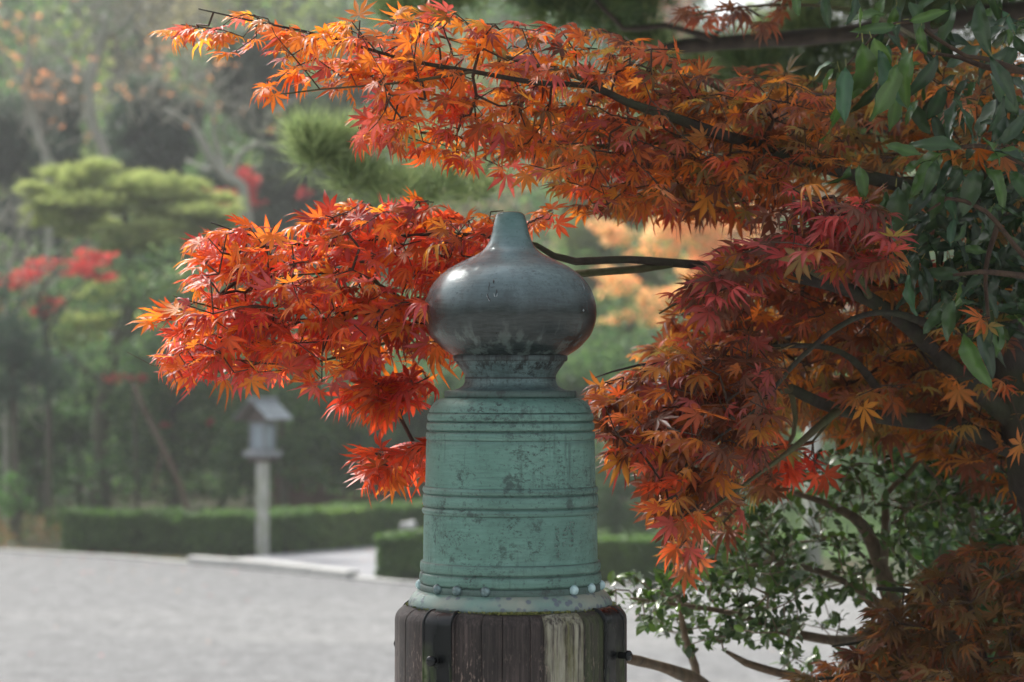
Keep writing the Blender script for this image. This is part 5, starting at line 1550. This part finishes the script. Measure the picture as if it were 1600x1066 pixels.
# dark undergrowth deeper in the corner, behind the shrub
ub = P(1500, 1300, 6.5)
under = thing('undergrowth_bush', 'dark leafy bush in deep shade behind the small-leaved shrub at the right edge', 'bush', (ub[0], ub[1], 0))
trunk_obj([(ub[0], ub[1], -.1), P(1500, 1000, 6.5), P(1520, 760, 6.4)], [.05, .035, .012], M['brown_bark'], under, step=.15)
mb = MB()
for x_, y_, rx, ry in ((1480, 720, 130, 60), (1580, 760, 110, 110), (1560, 880, 130, 90), (1480, 830, 90, 60), (1620, 640, 80, 60), (1600, 1000, 120, 100)):
    cloud(mb, P(x_, y_, 6.4), (rx * 6.4 / FPX, .3, ry * 6.4 / FPX), 1500, .045, GREEN_DARK + GREEN_MID[:1], shell=.2)
mb.obj('leaves', M['small_leaf'], under)

# ------------------------------------------------------------------ put the leaves out: the ones that show largest as objects, the rest joined
OWN = {'maple': (maple, 'maple_leaf'), 'maple2': (maple2, 'maple_leaf'), 'everg': (everg, 'glossy_leaf'), 'shrub': (shrub, 'small_leaf')}
KIND = {'maple': MAPLE, 'glossy': GLOSSY, 'small': SMALL}
QUOTA = {'maple': 300, 'maple2': 240, 'everg': 290, 'shrub': 260}


def img(p):
    z_ = p[1] * cp + (p[2] - CAM[2]) * sp; u_ = (p[2] - CAM[2]) * cp - p[1] * sp
    return 800 + p[0] / z_ * FPX, 533 - u_ / z_ * FPX, z_


mids = [img(R_ @ np.array([0, .5, 0]) + p) for (_, _, R_, p, _, _) in LEAVES]
order = sorted(range(len(LEAVES)), key=lambda i: mids[i][2])
occ = {}
cand = {k_: [] for k_ in OWN}
for i in order:
    x, y, z_ = mids[i]
    if not (5 < x < 1595 and 5 < y < 1061): continue
    sz = LEAVES[i][2][:, 1]; L_ = np.linalg.norm(sz) * FPX / z_
    cell = max(6, L_ * .33)
    key = [(int((x + dx) // 14), int((y + dy) // 14)) for dx in (-cell, 0, cell) for dy in (-cell, 0, cell)]
    cov = sum(occ.get(k_, 0) for k_ in key) / 9
    face = abs(LEAVES[i][2][1, 2]) / np.linalg.norm(LEAVES[i][2][:, 2])
    if 640 < x < 955 and y > 330 and z_ > 3.7 and math.hypot(x - 797, 0) < 125: cov += 5
    cand[LEAVES[i][0]].append(((L_ * (.4 + face)) / (1 + 1.2 * cov), i))
    for k_ in key: occ[k_] = occ.get(k_, 0) + .35
single = set()
for k_, c in cand.items():
    c.sort(reverse=True); single |= {i for _, i in c[:QUOTA[k_]]}
cache = {}
RIB = np.zeros(60)
for l_ in range(5):
    b_ = 1 + l_ * 9
    RIB[[b_, b_ + 1]] = 1.0; RIB[[b_ + 2]] = -1.4; RIB[[b_ + 3, b_ + 4, b_ + 6, b_ + 7]] = -.5


def tintmap(rad, tint, tip):
    t = np.clip(rad, 0, 1)[:, None]
    c = tint * (1 - t) + tip * t
    if len(rad) > 45:      # palmate leaf: paler ribs, drier tips
        c = c * (1 + .16 * RIB[:len(rad), None]) if len(RIB) >= len(rad) else c
    c[rad >= 2] = tint * 1.35 + .01 if len(rad) == 44 else tint
    c[rad < 0] = tint * .6 + np.array([.12, .08, .03])
    return c


bulk = {k_: MB() for k_ in OWN}
for i, (own, kind, R_, p, tint, tip) in enumerate(LEAVES):
    vi = i % len(KIND[kind]); Vl, Fl, rad = KIND[kind][vi]
    if i in single:
        key = (own, kind, vi, tuple((tint * 7).round()), bool(tip[1] < tint[1]))
        if key not in cache:
            m_ = MB(); m_.add(Vl, Fl, tintmap(rad, tint, tip)); cache[key] = m_.mesh('leaf', M[OWN[own][1]])
        o = bpy.data.objects.new('leaf', cache[key]); COL.objects.link(o)
        Mx = Matrix([[*R_[0], p[0]], [*R_[1], p[1]], [*R_[2], p[2]], [0, 0, 0, 1]])
        o.matrix_basis = Mx
        o.parent = OWN[own][0]; o.matrix_parent_inverse = Matrix.Translation(-Vector(OWN[own][0].location))
    else:
        bulk[own].add(Vl @ R_.T + p, Fl, tintmap(rad, tint, tip))
for own, b in bulk.items():
    if b.n:
        o = b.obj('foliage', M[OWN[own][1]], OWN[own][0]); o['kind'] = 'stuff'
print('LEAVES', len(LEAVES), {k_: sum(1 for l in LEAVES if l[0] == k_) for k_ in OWN})
